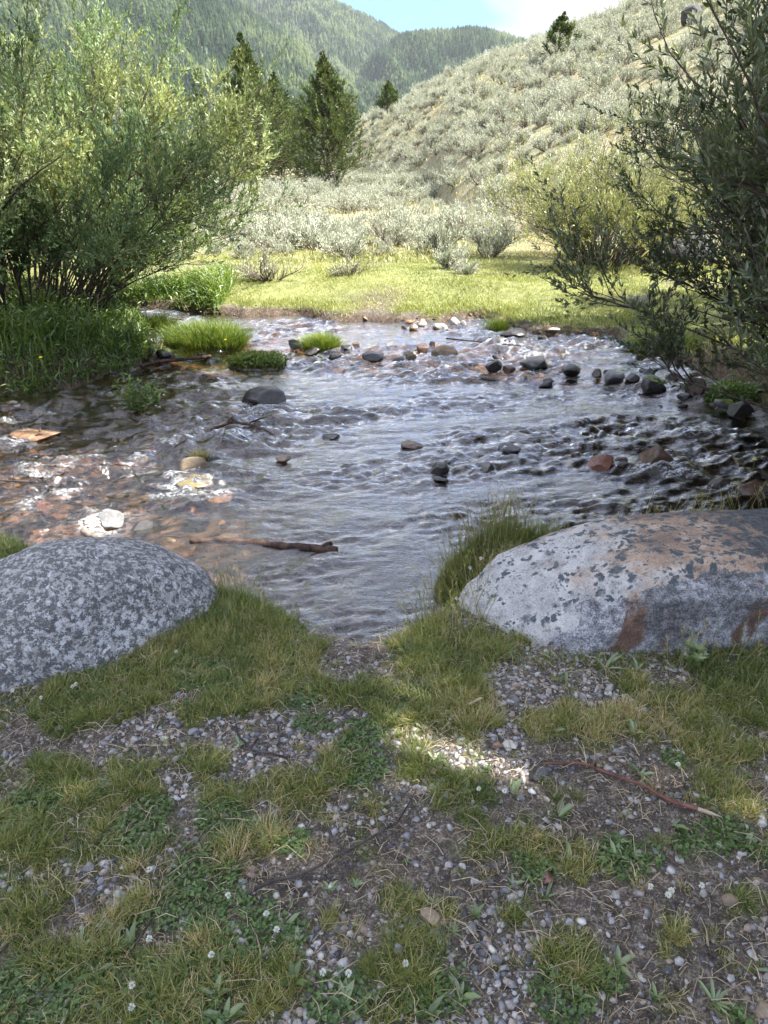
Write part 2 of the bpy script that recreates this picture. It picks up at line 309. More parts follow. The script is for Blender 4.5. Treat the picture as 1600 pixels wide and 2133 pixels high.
# ------------------------------------------------------------------ ground sheet
azs = np.concatenate([np.linspace(-180, -62, 40)[:-1], np.linspace(-62, 62, 620), np.linspace(62, 180, 40)[1:]])*np.pi/180
rs_ = np.concatenate([[0.05], np.geomspace(.35, 6, 260)[:-1], np.linspace(6, 11.4, 210)[:-1], np.geomspace(11.4, 14, 28), np.geomspace(14.3, 150, 170), np.geomspace(158, 900, 26)])
A, RR = np.meshgrid(azs, rs_); gx = RR*np.sin(A); gy = RR*np.cos(A); gsd = sdist(gx, gy); gz = ground(gx, gy, gsd)
def grid_faces(nr, nc):
    i = np.arange(nr-1)[:, None]*nc + np.arange(nc-1)[None, :]
    return np.stack([i, i+1, i+nc+1, i+nc], -1).reshape(-1, 4)
def make_ground():
    b = Buf(); b.add(np.stack([gx, gy, gz], -1), [grid_faces(*gx.shape)])
    m, nt = new_mat('ground_earth')
    o = b.build('ground', m, smooth=True); tag(o, 'ground of dirt, meadow and sagebrush hillside', kind='structure')
    near = gy < 5.2
    g, c, _ = cover(gx[:, :], gy[:, :])
    # masks: r = green turf, g = wet bed / bank earth, b = dry hillside
    turf = np.where(near & (gsd > 0), np.clip(g*.9+c*.5, 0, 1), 0.0)
    mead = sstep(.06, .22, gsd + n2(gx, gy, 3, 3, 16)*.22)*sstep(.55, .2, n2(gx, gy, .9, 3, 71)*.6+.1)
    turf = np.where(~near, mead*sstep(30, 14, RR), turf)
    wet = sstep(.05, -.03, gsd + n2(gx, gy, 6, 2, 70)*.03)
    hillm = sstep(12.5, 15, RR + n2(gx, gy, .5, 2, 60)*2)
    p1 = at(1060, 500, 0)[0]; path = np.exp(-(((gx - 3.1) - (gy-15)*.12)**2/.12))*sstep(12.8, 14, gy)*sstep(24, 17, gy)
    col = np.stack([turf, wet, hillm, path], -1).reshape(-1, 4).astype(np.float32)
    ca = o.data.color_attributes.new('mask', 'FLOAT_COLOR', 'POINT'); ca.data.foreach_set('color', col.ravel())
    va = N(nt, 'ShaderNodeAttribute'); va.attribute_name = 'mask'; sp = N(nt, 'ShaderNodeSeparateColor'); L(nt, va.outputs['Color'], sp.inputs[0])
    nf = noise(nt, 38, 6, .7); nm = noise(nt, 6, 5, .6); nb = noise(nt, .35, 5, .6); vf = noise(nt, 160, 3, .7)
    dirt = ramp(nt, mixc(nt, .5, nf, vf), [(.36, (.022, .018, .015)), (.5, (.085, .07, .057)), (.62, (.25, .22, .19))])
    dirt = mixc(nt, ramp(nt, nm, [(.4, (0, 0, 0)), (.62, (1, 1, 1))]), dirt, mixc(nt, 1., dirt, (1.5, 1.45, 1.4), 'MULTIPLY'))
    green = ramp(nt, nf, [(.3, (.045, .06, .018)), (.7, (.12, .15, .04))])
    mb = ramp(nt, nm, [(.35, (.15, .165, .055)), (.65, (.25, .26, .10))])
    geo = N(nt, 'ShaderNodeNewGeometry'); sx = N(nt, 'ShaderNodeSeparateXYZ'); L(nt, geo.outputs['Position'], sx.inputs[0])
    fy = N(nt, 'ShaderNodeMapRange'); fy.inputs[1].default_value = 5; fy.inputs[2].default_value = 7; L(nt, sx.outputs[1], fy.inputs[0])
    green = mixc(nt, fy.outputs[0], green, mb)
    base = mixc(nt, sp.outputs[0], dirt, green)
    hill = mixc(nt, ramp(nt, nb, [(.40, (0, 0, 0)), (.58, (1, 1, 1))]), ramp(nt, nm, [(.35, (.20, .165, .10)), (.65, (.30, .26, .17))]), ramp(nt, nm, [(.35, (.19, .185, .10)), (.65, (.30, .285, .17))]))
    hill = mixc(nt, va.outputs['Alpha'], hill, (.33, .25, .18))
    base = mixc(nt, sp.outputs[2], base, hill)
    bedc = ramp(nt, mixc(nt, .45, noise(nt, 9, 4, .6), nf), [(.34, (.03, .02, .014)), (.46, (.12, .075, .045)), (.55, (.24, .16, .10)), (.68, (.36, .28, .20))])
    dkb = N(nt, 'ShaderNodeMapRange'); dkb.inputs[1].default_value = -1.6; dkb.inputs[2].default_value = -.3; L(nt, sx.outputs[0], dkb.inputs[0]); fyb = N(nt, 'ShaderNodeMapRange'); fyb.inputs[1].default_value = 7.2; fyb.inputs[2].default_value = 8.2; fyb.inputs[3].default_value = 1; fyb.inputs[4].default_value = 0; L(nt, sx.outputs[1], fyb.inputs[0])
    bedc = mixc(nt, mixc(nt, 1., dkb.outputs[0], fyb.outputs[0], 'MULTIPLY'), bedc, mixc(nt, 1., bedc, (.32, .34, .36), 'MULTIPLY')); base = mixc(nt, sp.outputs[1], base, bedc)  # shade painted into the bed colour, darker at centre and right
    sn = N(nt, 'ShaderNodeSeparateXYZ'); L(nt, geo.outputs['True Normal'], sn.inputs[0]); st = ramp(nt, sn.outputs[2], [(.72, (1, 1, 1)), (.90, (0, 0, 0))])
    notbed = N(nt, 'ShaderNodeMath', operation='SUBTRACT'); notbed.inputs[0].default_value = 1; L(nt, sp.outputs[1], notbed.inputs[1]); nh = N(nt, 'ShaderNodeMath', operation='SUBTRACT'); L(nt, notbed.outputs[0], nh.inputs[0]); L(nt, sp.outputs[2], nh.inputs[1]); nh.use_clamp = True
    soil = ramp(nt, mixc(nt, .5, nf, noise(nt, 14, 5, .7)), [(.36, (.025, .018, .013)), (.5, (.10, .07, .05)), (.62, (.20, .155, .12))])
    base = mixc(nt, mixc(nt, 1., st, nh.outputs[0], 'MULTIPLY'), base, soil)
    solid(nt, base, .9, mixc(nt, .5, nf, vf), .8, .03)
make_ground()

def mask_ok(x, y): return np.ones(len(x), bool)
def scatter(n, x0, x1, y0, y1):
    x = x0 + (x1-x0)*rng.random(n); y = y0 + (y1-y0)*rng.random(n); return x, y
def infrust(x, y, m=.25):
    return np.abs(x) < y*.60 + .90 + m

# ------------------------------------------------------------------ water
def make_water():
    a = np.linspace(R(-66), R(66), 760); r = np.geomspace(2.5, 17, 560)
    Aw, Rw = np.meshgrid(a, r); x = Rw*np.sin(Aw); y = Rw*np.cos(Aw); sd = sdist(x, y)
    rp = rapid(x, y); wl = WLf(x, y)
    fx, fy = x*.97 + y*.25, -x*.25 + y*.97
    def ws(sx, sy, o, seed): return fbm(np.stack([fx.ravel()*sx, fy.ravel()*sy, np.zeros(fx.size)], 1), o, seed).reshape(x.shape)
    big = ws(1.6, 3.2, 3, 41); mid = ws(5, 12, 3, 42); fine = ws(15, 30, 2, 43)
    rid = 1-np.abs(ws(3.5, 7, 3, 44))*2.2
    calm = sstep(3.6, 3.0, y)*.6
    cl2 = (1-.5*sstep(4.6, 3.2, y))*(.35 + 1.3*sstep(-.35, .4, ws(.9, 2.2, 3, 48)))
    z = wl + big*(.014 + .05*rp) + mid*(.027*cl2 + .030*rp) + fine*(.011*cl2 + .012*rp) + rid*(.010*cl2 + .038*rp)
    up = sstep(.5, -.3, 0*sd)
    rk_ = np.zeros(x.shape)
    for a_, b_, s_, w_ in RK: rk_ = np.maximum(rk_, w_*np.exp(-((x-a_+.3*s_)**2*.7 + (y-b_+.55*s_)**2*2.2)/(1.5*s_)**2))
    z = z + .02*rk_*(ws(6, 12, 2, 61) + .5)
    foam = sstep(.30, .75, rk_*(.62 + ws(8, 20, 3, 62)*1.1))*.9 + sstep(.56, 1.04, rp*.50 + ws(2.6, 9, 4, 45)*.75 + rid*.16) * sstep(.2, .6, rp)
    fv = Buf(); V = np.stack([x, y, z + foam*.012], -1); Fc = grid_faces(*x.shape)
    keep = (sd.ravel()[Fc] < .10).any(1)
    used = np.zeros(x.size, bool); Fk = Fc[keep]; used[Fk.ravel()] = True; mp_ = np.cumsum(used)-1
    fv.add(V.reshape(-1, 3)[used], [mp_[Fk]], foam.ravel()[used]*.8)
    m, nt = new_mat('stream_water')
    tcw = N(nt, 'ShaderNodeTexCoord').outputs['Object']
    n1 = noise(nt, 30, 3, .6, tcw, sc3=(.45, 1, 1), dist=.6); n3 = noise(nt, 95, 2, .6, tcw, sc3=(.6, 1, 1))
    hm = mixc(nt, .35, n1, n3)
    bp = N(nt, 'ShaderNodeBump'); bp.inputs['Strength'].default_value = .8; bp.inputs['Distance'].default_value = .014; L(nt, hm, bp.inputs['Height'])
    gl = N(nt, 'ShaderNodeBsdfGlossy'); gl.inputs['Roughness'].default_value = .06; gl.inputs['Color'].default_value = (1, 1, 1, 1)
    tr = N(nt, 'ShaderNodeBsdfTransparent'); tr.inputs[0].default_value = (.74, .65, .52, 1)
    fr = N(nt, 'ShaderNodeFresnel'); fr.inputs['IOR'].default_value = 1.42; L(nt, bp.outputs[0], gl.inputs['Normal']); L(nt, bp.outputs[0], fr.inputs['Normal'])
    ms = N(nt, 'ShaderNodeMixShader'); fm2 = N(nt, 'ShaderNodeMath', operation='MULTIPLY', use_clamp=True); fm2.inputs[1].default_value = 2.45; L(nt, fr.outputs[0], fm2.inputs[0]); L(nt, fm2.outputs[0], ms.inputs[0]); L(nt, tr.outputs[0], ms.inputs[1]); L(nt, gl.outputs[0], ms.inputs[2])
    fo = N(nt, 'ShaderNodeBsdfDiffuse'); fo.inputs[0].default_value = (.66, .68, .70, 1); L(nt, bp.outputs[0], fo.inputs['Normal'])
    mm = N(nt, 'ShaderNodeMath', operation='MULTIPLY'); L(nt, attr(nt), mm.inputs[0])
    L(nt, ramp(nt, noise(nt, 75, 6, .8, tcw, sc3=(.45, 1, 1)), [(.47, (0, 0, 0)), (.60, (1, 1, 1))]), mm.inputs[1])
    mf = N(nt, 'ShaderNodeMixShader'); L(nt, mm.outputs[0], mf.inputs[0]); L(nt, ms.outputs[0], mf.inputs[1]); L(nt, fo.outputs[0], mf.inputs[2])
    o = N(nt, 'ShaderNodeOutputMaterial'); L(nt, mf.outputs[0], o.inputs[0])
    ob = fv.build('water', m, smooth=True); tag(ob, 'clear shallow mountain stream rippling over stones', kind='structure')
# ------------------------------------------------------------------ rocks
def ico(sub):
    bm = bmesh.new(); bmesh.ops.create_icosphere(bm, subdivisions=sub, radius=1); V = np.array([v.co[:] for v in bm.verts]); Fa = np.array([[v.index for v in f.verts] for f in bm.faces]); bm.free(); return V, Fa
ICO = {k: ico(k) for k in (1, 2, 3, 4, 7)}
def rock_v(sub, seed, ang=.5, nz=.18, cuts=7, pw=2.0):
    V, Fa = ICO[sub]; r = np.random.default_rng(seed); V = V.copy()
    V = V/np.maximum((np.abs(V)**pw).sum(1, keepdims=True)**(1/pw), 1e-6)
    V *= 1 + nz*fbm(V*1.3 + seed*3.7, 3, seed)[:, None]
    for k in range(cuts):
        d = nrm(r.normal(size=3)); h = .48 + .34*r.random(); s = V@d; V -= np.maximum(s-h, 0)[:, None]*d*ang*1.6
    if sub > 3: V *= 1 + .02*fbm(V*9, 3, seed+5)[:, None]
    return V, Fa
RM = {
 'dark': rockmat('rock_dark_wet', [(.3, (.012, .012, .013)), (.6, (.05, .045, .042)), (.75, (.12, .11, .10))], True),
 'brown': rockmat('rock_brown_wet', [(.3, (.03, .018, .012)), (.6, (.11, .065, .045)), (.75, (.20, .13, .10))], True),
 'red': rockmat('rock_red_wet', [(.3, (.07, .03, .018)), (.6, (.19, .085, .055)), (.75, (.3, .17, .12))], True),
 'tan': rockmat('rock_tan', [(.3, (.12, .09, .06)), (.6, (.27, .21, .15)), (.75, (.40, .34, .26))]),
 'grey': rockmat('rock_grey', [(.3, (.10, .10, .10)), (.6, (.26, .26, .26)), (.75, (.42, .42, .43))]),
 'white': rockmat('rock_pale', [(.3, (.30, .27, .23)), (.6, (.52, .49, .44)), (.75, (.66, .64, .6))]),
 'orange': rockmat('rock_orange_wet', [(.3, (.09, .05, .03)), (.5, (.20, .12, .075)), (.65, (.34, .23, .15))], True),
 'yellow': rockmat('rock_mossy_yellow', [(.3, (.11, .08, .03)), (.6, (.19, .16, .07)), (.75, (.30, .27, .15))], True),
 'moss': rockmat('rock_mossy', [(.3, (.012, .012, .012)), (.6, (.05, .045, .04)), (.75, (.1, .1, .09))], True, moss=(.10, .13, .02)),
}
def rock(u, v, wpx, hpx, kind, label, z=WL0, cat='rock', name='river_rock', group=None, depth=.8, sub=4, ang=.62, rz=None):
    p, t = at(u, v, z)
    if z < -.2: z = float(WLf(p[0], p[1])) + .012; p, t = at(u, v, z); wpx *= 1.02; hpx *= 1.05
    if z < -.2 and kind in ('orange', 'yellow') and u < 600: hpx *= .55; wpx *= 1.25
    s = wpx/F*t/2; hz = hpx/F*t/1.05
    seed = int(u*7+v*13) % 9973; V, Fa = rock_v(sub, seed, ang)
    V = V*np.array([s, s*depth, max(hz*(.72 if z < -.2 else .62), .01)]); a = (seed % 60 - 30)/57. if rz is None else rz
    V = V@np.array([[math.cos(a), math.sin(a), 0], [-math.sin(a), math.cos(a), 0], [0, 0, 1]])
    b = Buf(); b.add(V, [Fa]); g = float(GZ(p[0], p[1]+s*depth*.6)[0])
    zz = z if z < -.2 else g
    o = b.build(name, RM[kind], smooth=True, loc=(p[0], p[1]+s*depth*.6, zz + hz*(.04 if z < -.2 else .22)))
    o.data.set_sharp_from_angle(angle=R(38)) if hasattr(o.data, 'set_sharp_from_angle') else None
    return tag(o, label, cat, group or 'rocks standing in the stream')
RK = []
ROCKS = [
 (548, 845, 96, 42, 'dark', 'large black rounded rock standing in the dark rapids left of midstream'),
 (928, 742, 56, 26, 'tan', 'tan rounded rock at the head of the riffle below the white bank stones'),
 (1063, 940, 52, 20, 'dark', 'flat dark oval rock alone in the calm midstream'),
 (1257, 975, 58, 34, 'red', 'blocky red brown rock with a square face left of the tall brown rock'),
 (1298, 968, 34, 22, 'brown', 'small brown rock wedged behind the blocky red one'),
 (1372, 972, 80, 56, 'brown', 'tall humped brown rock that splits the rapids on the right'),
 (1014, 986, 48, 28, 'dark', 'small dark pointed rock closest to the tall bank grass'),
 (917, 985, 42, 24, 'dark', 'dark peaked stone left of the pointed one in midstream'),
 (918, 1003, 34, 12, 'dark', 'low dark stone just below the peaked stone in midstream'),
 (860, 932, 50, 14, 'brown', 'low brown rock barely breaking the surface in midstream'),
 (1282, 787, 44, 25, 'grey', 'pale grey angular rock on the stone line across the stream'),
 (1190, 777, 42, 20, 'dark', 'dark sloping rock just left of the pale angular one'),
 (1245, 780, 26, 14, 'dark', 'little dark stone touching the pale angular rock'),
 (1190, 795, 30, 10, 'dark', 'very low dark stone in front of the stone line'),
 (1366, 805, 50, 36, 'moss', 'black rock with a yellow green moss cap on the stone line'),
 (1405, 790, 36, 14, 'dark', 'flat dark rock behind the moss capped one'),
 (1030, 766, 36, 20, 'dark', 'dark rock at the left end of the white splash'),
 (1122, 764, 66, 24, 'dark', 'wide dark rock with white water pouring over it'),
 (1060, 772, 30, 12, 'brown', 'small brown rock under the white splash'),
 (782, 745, 54, 18, 'dark', 'broad dark rock in the stone line below the grass tuft'),
 (722, 728, 26, 16, 'dark', 'dark stone right beside the small grass tuft island'),
 (742, 722, 22, 14, 'brown', 'brown stone second from the small grass tuft island'),
 (812, 722, 28, 14, 'grey', 'grey stone on the sunlit riffle right of the small tuft'),
 (882, 730, 34, 20, 'brown', 'rusty brown rock touching the tan rounded rock'),
 (905, 722, 24, 16, 'orange', 'orange stone behind the tan rounded rock'),
 (857, 745, 26, 12, 'tan', 'flat tan stone left below the tan rounded rock'),
 (905, 762, 32, 12, 'orange', 'low orange rock below the tan rounded rock'),
 (614, 716, 28, 20, 'grey', 'pale blue grey stone left of the small grass tuft'),
 (650, 735, 36, 14, 'dark', 'dark stone at the foot of the small grass tuft'),
 (1072, 702, 62, 20, 'dark', 'flat dark slab leaning on the far bank under the grass'),
 (1130, 708, 24, 12, 'dark', 'small dark stone right of the bank slab'),
 (400, 984, 66, 36, 'tan', 'pinkish tan rock in the sunlit shallows on the left'),
 (396, 1012, 66, 24, 'yellow', 'yellow mossy flat rock below the pinkish tan one'),
 (60, 916, 90, 22, 'orange', 'orange rock under the white water at the left edge'),
 (228, 1090, 62, 26, 'grey', 'pale grey rock with foam over it behind the left boulder'),
 (120, 1040, 60, 20, 'orange', 'orange flat rock in the left shallows above the pale grey rock'),
 (75, 1062, 50, 20, 'red', 'pinkish rock in foam near the left bank grass'),
 (450, 1042, 60, 14, 'orange', 'low orange brown slab right of the yellow mossy rock'),
 (130, 700+275, 90, 14, 'orange', 'wide orange rock at the left edge below the white water'),
 (300, 948, 60, 14, 'red', 'long reddish rock with a twig caught on it'),
 (590, 958, 36, 12, 'tan', 'small tan rock just under the surface left of midstream'),
 (1450, 815, 42, 40, 'brown', 'upright brown rock at the right bank below the willow'),
 (1485, 822, 40, 24, 'dark', 'dark rock right of the upright brown one'),
 (1512, 845, 44, 22, 'moss', 'mossy rock below the overhanging willow by the right bank'),
 (1550, 858, 58, 36, 'moss', 'biggest mossy rock at the right edge under the willow'),
 (1428, 830, 30, 14, 'dark', 'low dark stone in front of the upright brown rock'),
 (1445, 990, 56, 22, 'brown', 'brown rock breaking the chute right of the tall humped rock'),
 (1500, 1012, 56, 18, 'dark', 'long dark rock between two brown ones in the right chute'),
 (1575, 1030, 80, 30, 'brown', 'brown rock at the right edge above the big boulder'),
 (690, 915, 40, 10, 'dark', 'faint dark stone below the driftwood snag'),
 (480, 908, 50, 22, 'dark', 'dark rock holding the driftwood snag'),
 (835, 762, 30, 10, 'dark', 'low dark stone in the stone line left of the orange rock'),
 (700, 745, 30, 12, 'dark', 'dark stone between the grass tuft and the broad dark rock'),
 (1320, 790, 34, 16, 'dark', 'dark stone between the pale angular rock and the mossy one'),
 (340, 742, 40, 22, 'moss', 'moss spotted rock on the bar left of the large tussock'),
 (310, 722, 30, 26, 'brown', 'brown upright stone at the edge of the lush left bank'),
]
for u, v, wp, hp, k, lb in ROCKS:
    o = rock(u, v, wp, hp, k, lb); q = o.location; rr_ = wp/F*at(u, v, WL0)[1]*.56; RK.append((q.x, q.y, rr_, float(min(1, .25 + 1.1*rapid(np.array(q.x), np.array(q.y))))))
# many smaller stones break the surface along the riffles
SM = [Buf() for _ in range(8)]; SMo = []
for i_, bf in enumerate(SM):
    V, Fa = rock_v(3, 700+i_, .62, .2, 8); bf.add(V*np.array([1, .8, .6]), [Fa])
rz_ = np.random.default_rng(15)
for (pts_, n_, sp_, nm_) in (([(600, 728), (760, 752), (900, 765), (1030, 775), (1190, 785), (1330, 805), (1470, 840)], 62, .22, 'small dark wet stone breaking the surface along the stone line'), ([(1180, 905), (1320, 915), (1430, 960), (1560, 1010)], 22, .3, 'small dark wet stone in the chute on the right'), ([(60, 850), (250, 870), (420, 830), (470, 930), (330, 1000), (180, 1050)], 26, .35, 'small brown wet stone in the rapids on the left')):
    for _ in range(n_):
        f_ = rz_.random()*(len(pts_)-1); k_ = int(f_); u_, v_ = np.array(pts_[k_])*(1-f_+k_) + np.array(pts_[k_+1])*(f_-k_); q = at(u_, v_, WL0)[0][:2] + rz_.normal(size=2)*sp_*np.array([.7, .8]); s_ = .025 + .06*rz_.random()**1.8; w_ = float(WLf(q[0], q[1]))
        m_ = rz_.integers(0, 8)
        if len(SMo) < 8: o = SM[len(SMo)].build('small_rock', RM['brown' if 'brown' in nm_ else 'dark'], smooth=True); SMo.append(o)
        else: o = SMo[m_].copy(); COL.objects.link(o)
        o.location = (q[0], q[1], w_ - s_*.12); o.scale = (s_, s_*(.7+.5*rz_.random()), s_*(.7+.4*rz_.random())); o.rotation_euler = (rz_.normal()*.2, rz_.normal()*.2, rz_.random()*6.28)
        tag(o, nm_, 'rock', nm_.replace('stone', 'stones', 1)); RK.append((q[0], q[1], s_, float(min(.8, .2 + .9*rapid(np.array(q[0]), np.array(q[1]))))))
make_water()
BANK = [(878, 679, 22, 18, 'white', 'leftmost of the pale stones in the row at the far waterline'), (918, 686, 32, 17, 'white', 'largest rounded pale stone at the far waterline'),
 (948, 678, 24, 22, 'white', 'squarish pale stone right of the largest pale one'), (966, 679, 16, 15, 'white', 'small pale stone at the right end of the row'),
 (862, 686, 22, 13, 'orange', 'orange stone at the left end of the pale row'), (842, 684, 14, 9, 'orange', 'small orange pebble left of the orange stone on the far bank'), (934, 690, 12, 7, 'tan', 'tan pebble in the water before the squarish pale stone')]
for u, v, wp, hp, k, lb in BANK: rock(u, v, wp, hp, k, lb, group='stones along the far waterline', name='bank_stone', cat='stone')
LAND = [(1068, 664, 26, 18, 'white', 'white angular stone lying on the far meadow edge'), (712, 636, 16, 8, 'white', 'pale flat stone in the meadow above the cut bank'), (1160, 648, 34, 10, 'white', 'long flat pale stone on the meadow right of the angular one'),
 (1122, 1625, 44, 34, 'dark', 'dark wedge shaped stone beside the red stick'), (1140, 1838, 36, 18, 'red', 'pinkish flat stone set in the crescent of grass'), (892, 1928, 52, 24, 'tan', 'wide brown grey stone at the upper edge of the blue gravel'),
 (180, 1822, 32, 20, 'grey', 'smooth lilac grey stone between two grass tufts on the left'), (1592, 2120, 46, 44, 'tan', 'half seen tan stone at the bottom right corner'), (1522, 1892, 36, 24, 'tan', 'buff rounded stone right of the clover patch'),
 (985, 1885+60, 30, 18, 'grey', 'blue grey block at the middle of the gravel patch'), (828, 1990, 26, 28, 'grey', 'blue grey upright stone left of the gravel patch'), (1033, 2010, 30, 24, 'grey', 'dark blue grey block below the gravel patch'),
 (1455, 1450, 5, 5, 'grey', 'tiny grey stone before the big boulder'), (1270, 1440, 18, 17, 'white', 'white pointed pebble in front of the right boulder'), (1072, 1465, 22, 12, 'grey', 'blue grey pebble in the gravel left of the white one'),
 (400, 1530, 26, 12, 'grey', 'pale oblong pebble in the left gravel strip'), (640, 1420, 14, 13, 'grey', 'round grey pebble at the mouth of the little beach'), (1064, 1562, 32, 14, 'white', 'pinkish white slab in the patch of sun'), (1038, 1562, 20, 18, 'orange', 'rust coloured stone next to the sunlit slab')]
for u, v, wp, hp, k, lb in LAND: rock(u, v, wp, hp, k, lb, z=0.0, group='larger stones lying on the bank', name='loose_stone', cat='stone')

def boulder_mats():
    m, nt = new_mat('boulder_lichen_grey'); co = N(nt, 'ShaderNodeTexCoord').outputs['Object']
    a = noise(nt, 38, 7, .75, co); b = noise(nt, 90, 5, .7, co); c = noise(nt, 4, 4, .5, co); g = noise(nt, 220, 3, .7, co)
    base = ramp(nt, g, [(.3, (.22, .215, .205)), (.7, (.42, .41, .39))])
    dark = ramp(nt, mixc(nt, .35, a, b), [(.50, (1, 1, 1)), (.53, (0, 0, 0))])
    cm = ramp(nt, mixc(nt, .35, c, a), [(.40, (0, 0, 0)), (.54, (1, 1, 1))])
    col = mixc(nt, dark, base, ramp(nt, g, [(.3, (.045, .045, .048)), (.7, (.17, .168, .17))]))
    wh = ramp(nt, mixc(nt, .22, noise(nt, 42, 6, .78, co, .3), c), [(.535, (0, 0, 0)), (.57, (1, 1, 1))])
    col = mixc(nt, wh, col, (.50, .50, .51))
    geo = N(nt, 'ShaderNodeNewGeometry'); s = N(nt, 'ShaderNodeSeparateXYZ'); L(nt, geo.outputs['Position'], s.inputs[0])
    solid(nt, col, .85, mixc(nt, .5, b, g), .6, .012); M1 = m
    m, nt = new_mat('boulder_banded_tan'); co = N(nt, 'ShaderNodeTexCoord').outputs['Object']; s = N(nt, 'ShaderNodeSeparateXYZ'); L(nt, co, s.inputs[0])
    a = noise(nt, 6, 6, .65, co); g = noise(nt, 190, 4, .75, co); c = noise(nt, 2.3, 5, .6, co, .3); b = noise(nt, 30, 5, .75, co); k = noise(nt, 13, 6, .75, co)
    def mad(x, f, y):
        q = N(nt, 'ShaderNodeMath', operation='MULTIPLY_ADD'); q.inputs[1].default_value = f
        for t_, i_ in ((x, 0), (y, 2)):
            if isinstance(t_, (int, float)): q.inputs[i_].default_value = t_
            else: L(nt, t_, q.inputs[i_])
        return q.outputs[0]
    BW = [(0, 0, 0), (1, 1, 1)]
    th = lambda f, p, w=.02, inv=False: ramp(nt, f, [(max(p-w, 0), BW[1 if inv else 0]), (min(p+w, 1), BW[0 if inv else 1])])
    mul = lambda x, y: mixc(nt, 1., x, y, 'MULTIPLY')
    white = ramp(nt, mixc(nt, .55, k, g), [(.36, (.20, .195, .19)), (.48, (.40, .39, .38)), (.60, (.60, .59, .57))])
    tan = ramp(nt, mixc(nt, .5, k, g), [(.36, (.20, .13, .09)), (.48, (.40, .29, .21)), (.60, (.54, .44, .35))])
    # pink tan belt, whiter towards the left tip
    tn = th(mad(s.outputs[0], .30, mixc(nt, .5, c, a)), .37, .06); col = mixc(nt, tn, white, tan)
    crust = ramp(nt, mixc(nt, .5, b, g), [(.36, (.035, .035, .04)), (.46, (.16, .16, .17)), (.55, (.42, .42, .44)), (.64, (.60, .60, .62))])
    crust = mixc(nt, th(a, .50, .07), crust, mul(crust, (.58, .57, .56)))
    mk = attr(nt); edge = mad(b, .5, mad(mk, 1., -.25)); cm = th(edge, .5, .03); col = mixc(nt, cm, col, crust)
    rust = ramp(nt, mixc(nt, .5, k, g), [(.36, (.07, .045, .034)), (.5, (.20, .14, .11)), (.64, (.38, .29, .23))])
    near_e = ramp(nt, mad(k, .35, mk), [(.10, (0, 0, 0)), (.18, (1, 1, 1)), (.60, (1, 1, 1)), (.70, (0, 0, 0))])
    col = mixc(nt, mul(mul(near_e, th(c, .50, .04)), th(mad(s.outputs[0], 1., 1.), .32, .02)), col, rust)
    col = mixc(nt, mul(th(noise(nt, 4.3, 4, .6, co, .8), .59, .03), cm), col, mul(rust, (.7, .6, .55)))
    dens = mad(s.outputs[0], .16, mad(noise(nt, 5, 3, .6, co), .40, -.12))
    for sc_, thr, cc in ((18, .43, (.045, .055, .062)), (30, .41, (.055, .065, .07)), (52, .375, (.09, .095, .10))):
        v = N(nt, 'ShaderNodeTexVoronoi'); v.inputs['Scale'].default_value = sc_; wn = N(nt, 'ShaderNodeTexNoise'); wn.inputs['Scale'].default_value = 12; wn.inputs['Detail'].default_value = 4; L(nt, co, wn.inputs['Vector'])
        wv = N(nt, 'ShaderNodeVectorMath', operation='MULTIPLY_ADD'); wv.inputs[1].default_value = (.10, .10, .10); L(nt, wn.outputs['Color'], wv.inputs[0]); L(nt, co, wv.inputs[2]); L(nt, wv.outputs[0], v.inputs['Vector'])
        sp = th(mixc(nt, .45, v.outputs['Distance'], b), thr, .015, True); pick = th(mad(v.outputs['Color'], .35, dens), .16, .02) if False else th(mad(noise(nt, 7+sc_*.2, 3, .6, co), 1., dens), .50, .05)
        inv = ramp(nt, cm, [(0, (1, 1, 1)), (1, (.25, .25, .25))]); col = mixc(nt, mul(mul(sp, pick), inv), col, mixc(nt, g, cc, tuple(q*2.2 for q in cc)))
    dk = mad(s.outputs[0], .9, mad(a, .6, mad(s.outputs[2], .5, .08))); col = mixc(nt, th(mixc(nt, .45, dk, k), .60, .015), col, ramp(nt, mixc(nt, .5, b, g), [(.40, (.035, .04, .045)), (.58, (.13, .135, .14)), (.64, (.4, .4, .38))]))
    solid(nt, col, .85, mixc(nt, .5, b, g), .8, .014)
    return M1, m
BM1, BM2 = boulder_mats()
def boulder(name, c, ax, rz, tilt, seed, mat, label, pw, prof, cuts=(), mask=None, pyz=2.2):
    V, Fa = ICO[7]; V = V.copy(); q_ = pyz; r_ = (np.abs(V[:, 1])**q_ + np.abs(V[:, 2])**q_)**(1/q_); V = V/np.maximum((np.abs(V[:, 0])**pw + r_**pw)**(1/pw), 1e-6)[:, None]
    V = prof(V); V *= 1 + .06*fbm(V*1.2+seed, 3, seed)[:, None]
    for n_, h, k in cuts:
        n_ = nrm(np.array(n_, float)); s_ = V@n_ + .05*fbm(V*2.3, 3, seed+2); e = np.maximum(s_-h, 0); V = V - (e*k)[:, None]*n_
    V *= 1 + .022*fbm(V*4+seed, 3, seed+3)[:, None] + .010*fbm(V*14+seed, 3, seed+4)[:, None] + .004*fbm(V*45, 2, seed+6)[:, None]
    C = None
    if mask is not None: C, dz = mask(V); V[:, 2] += dz
    V = V*np.array(ax); b = Buf(); b.add(V, [Fa], C); o = b.build(name, mat, smooth=True, loc=c); o.rotation_euler = (tilt[0], tilt[1], rz)
    return tag(o, label, 'boulder')
def prof_l(V):
    V = V.copy(); V[:, 2] *= np.where(V[:, 2] > 0, 1.0 - .30*np.clip(-V[:, 0]+.1, 0, 1.2), 1); return V
def prof_r(V):
    V = V.copy(); x = V[:, 0]; V[:, 2] *= np.where(V[:, 2] > 0, np.interp(x, [-1, -.8, -.5, -.2, .1, .5, 1.1], [.78, .76, .88, .98, 1.04, 1.04, 1.0]), 1); return V
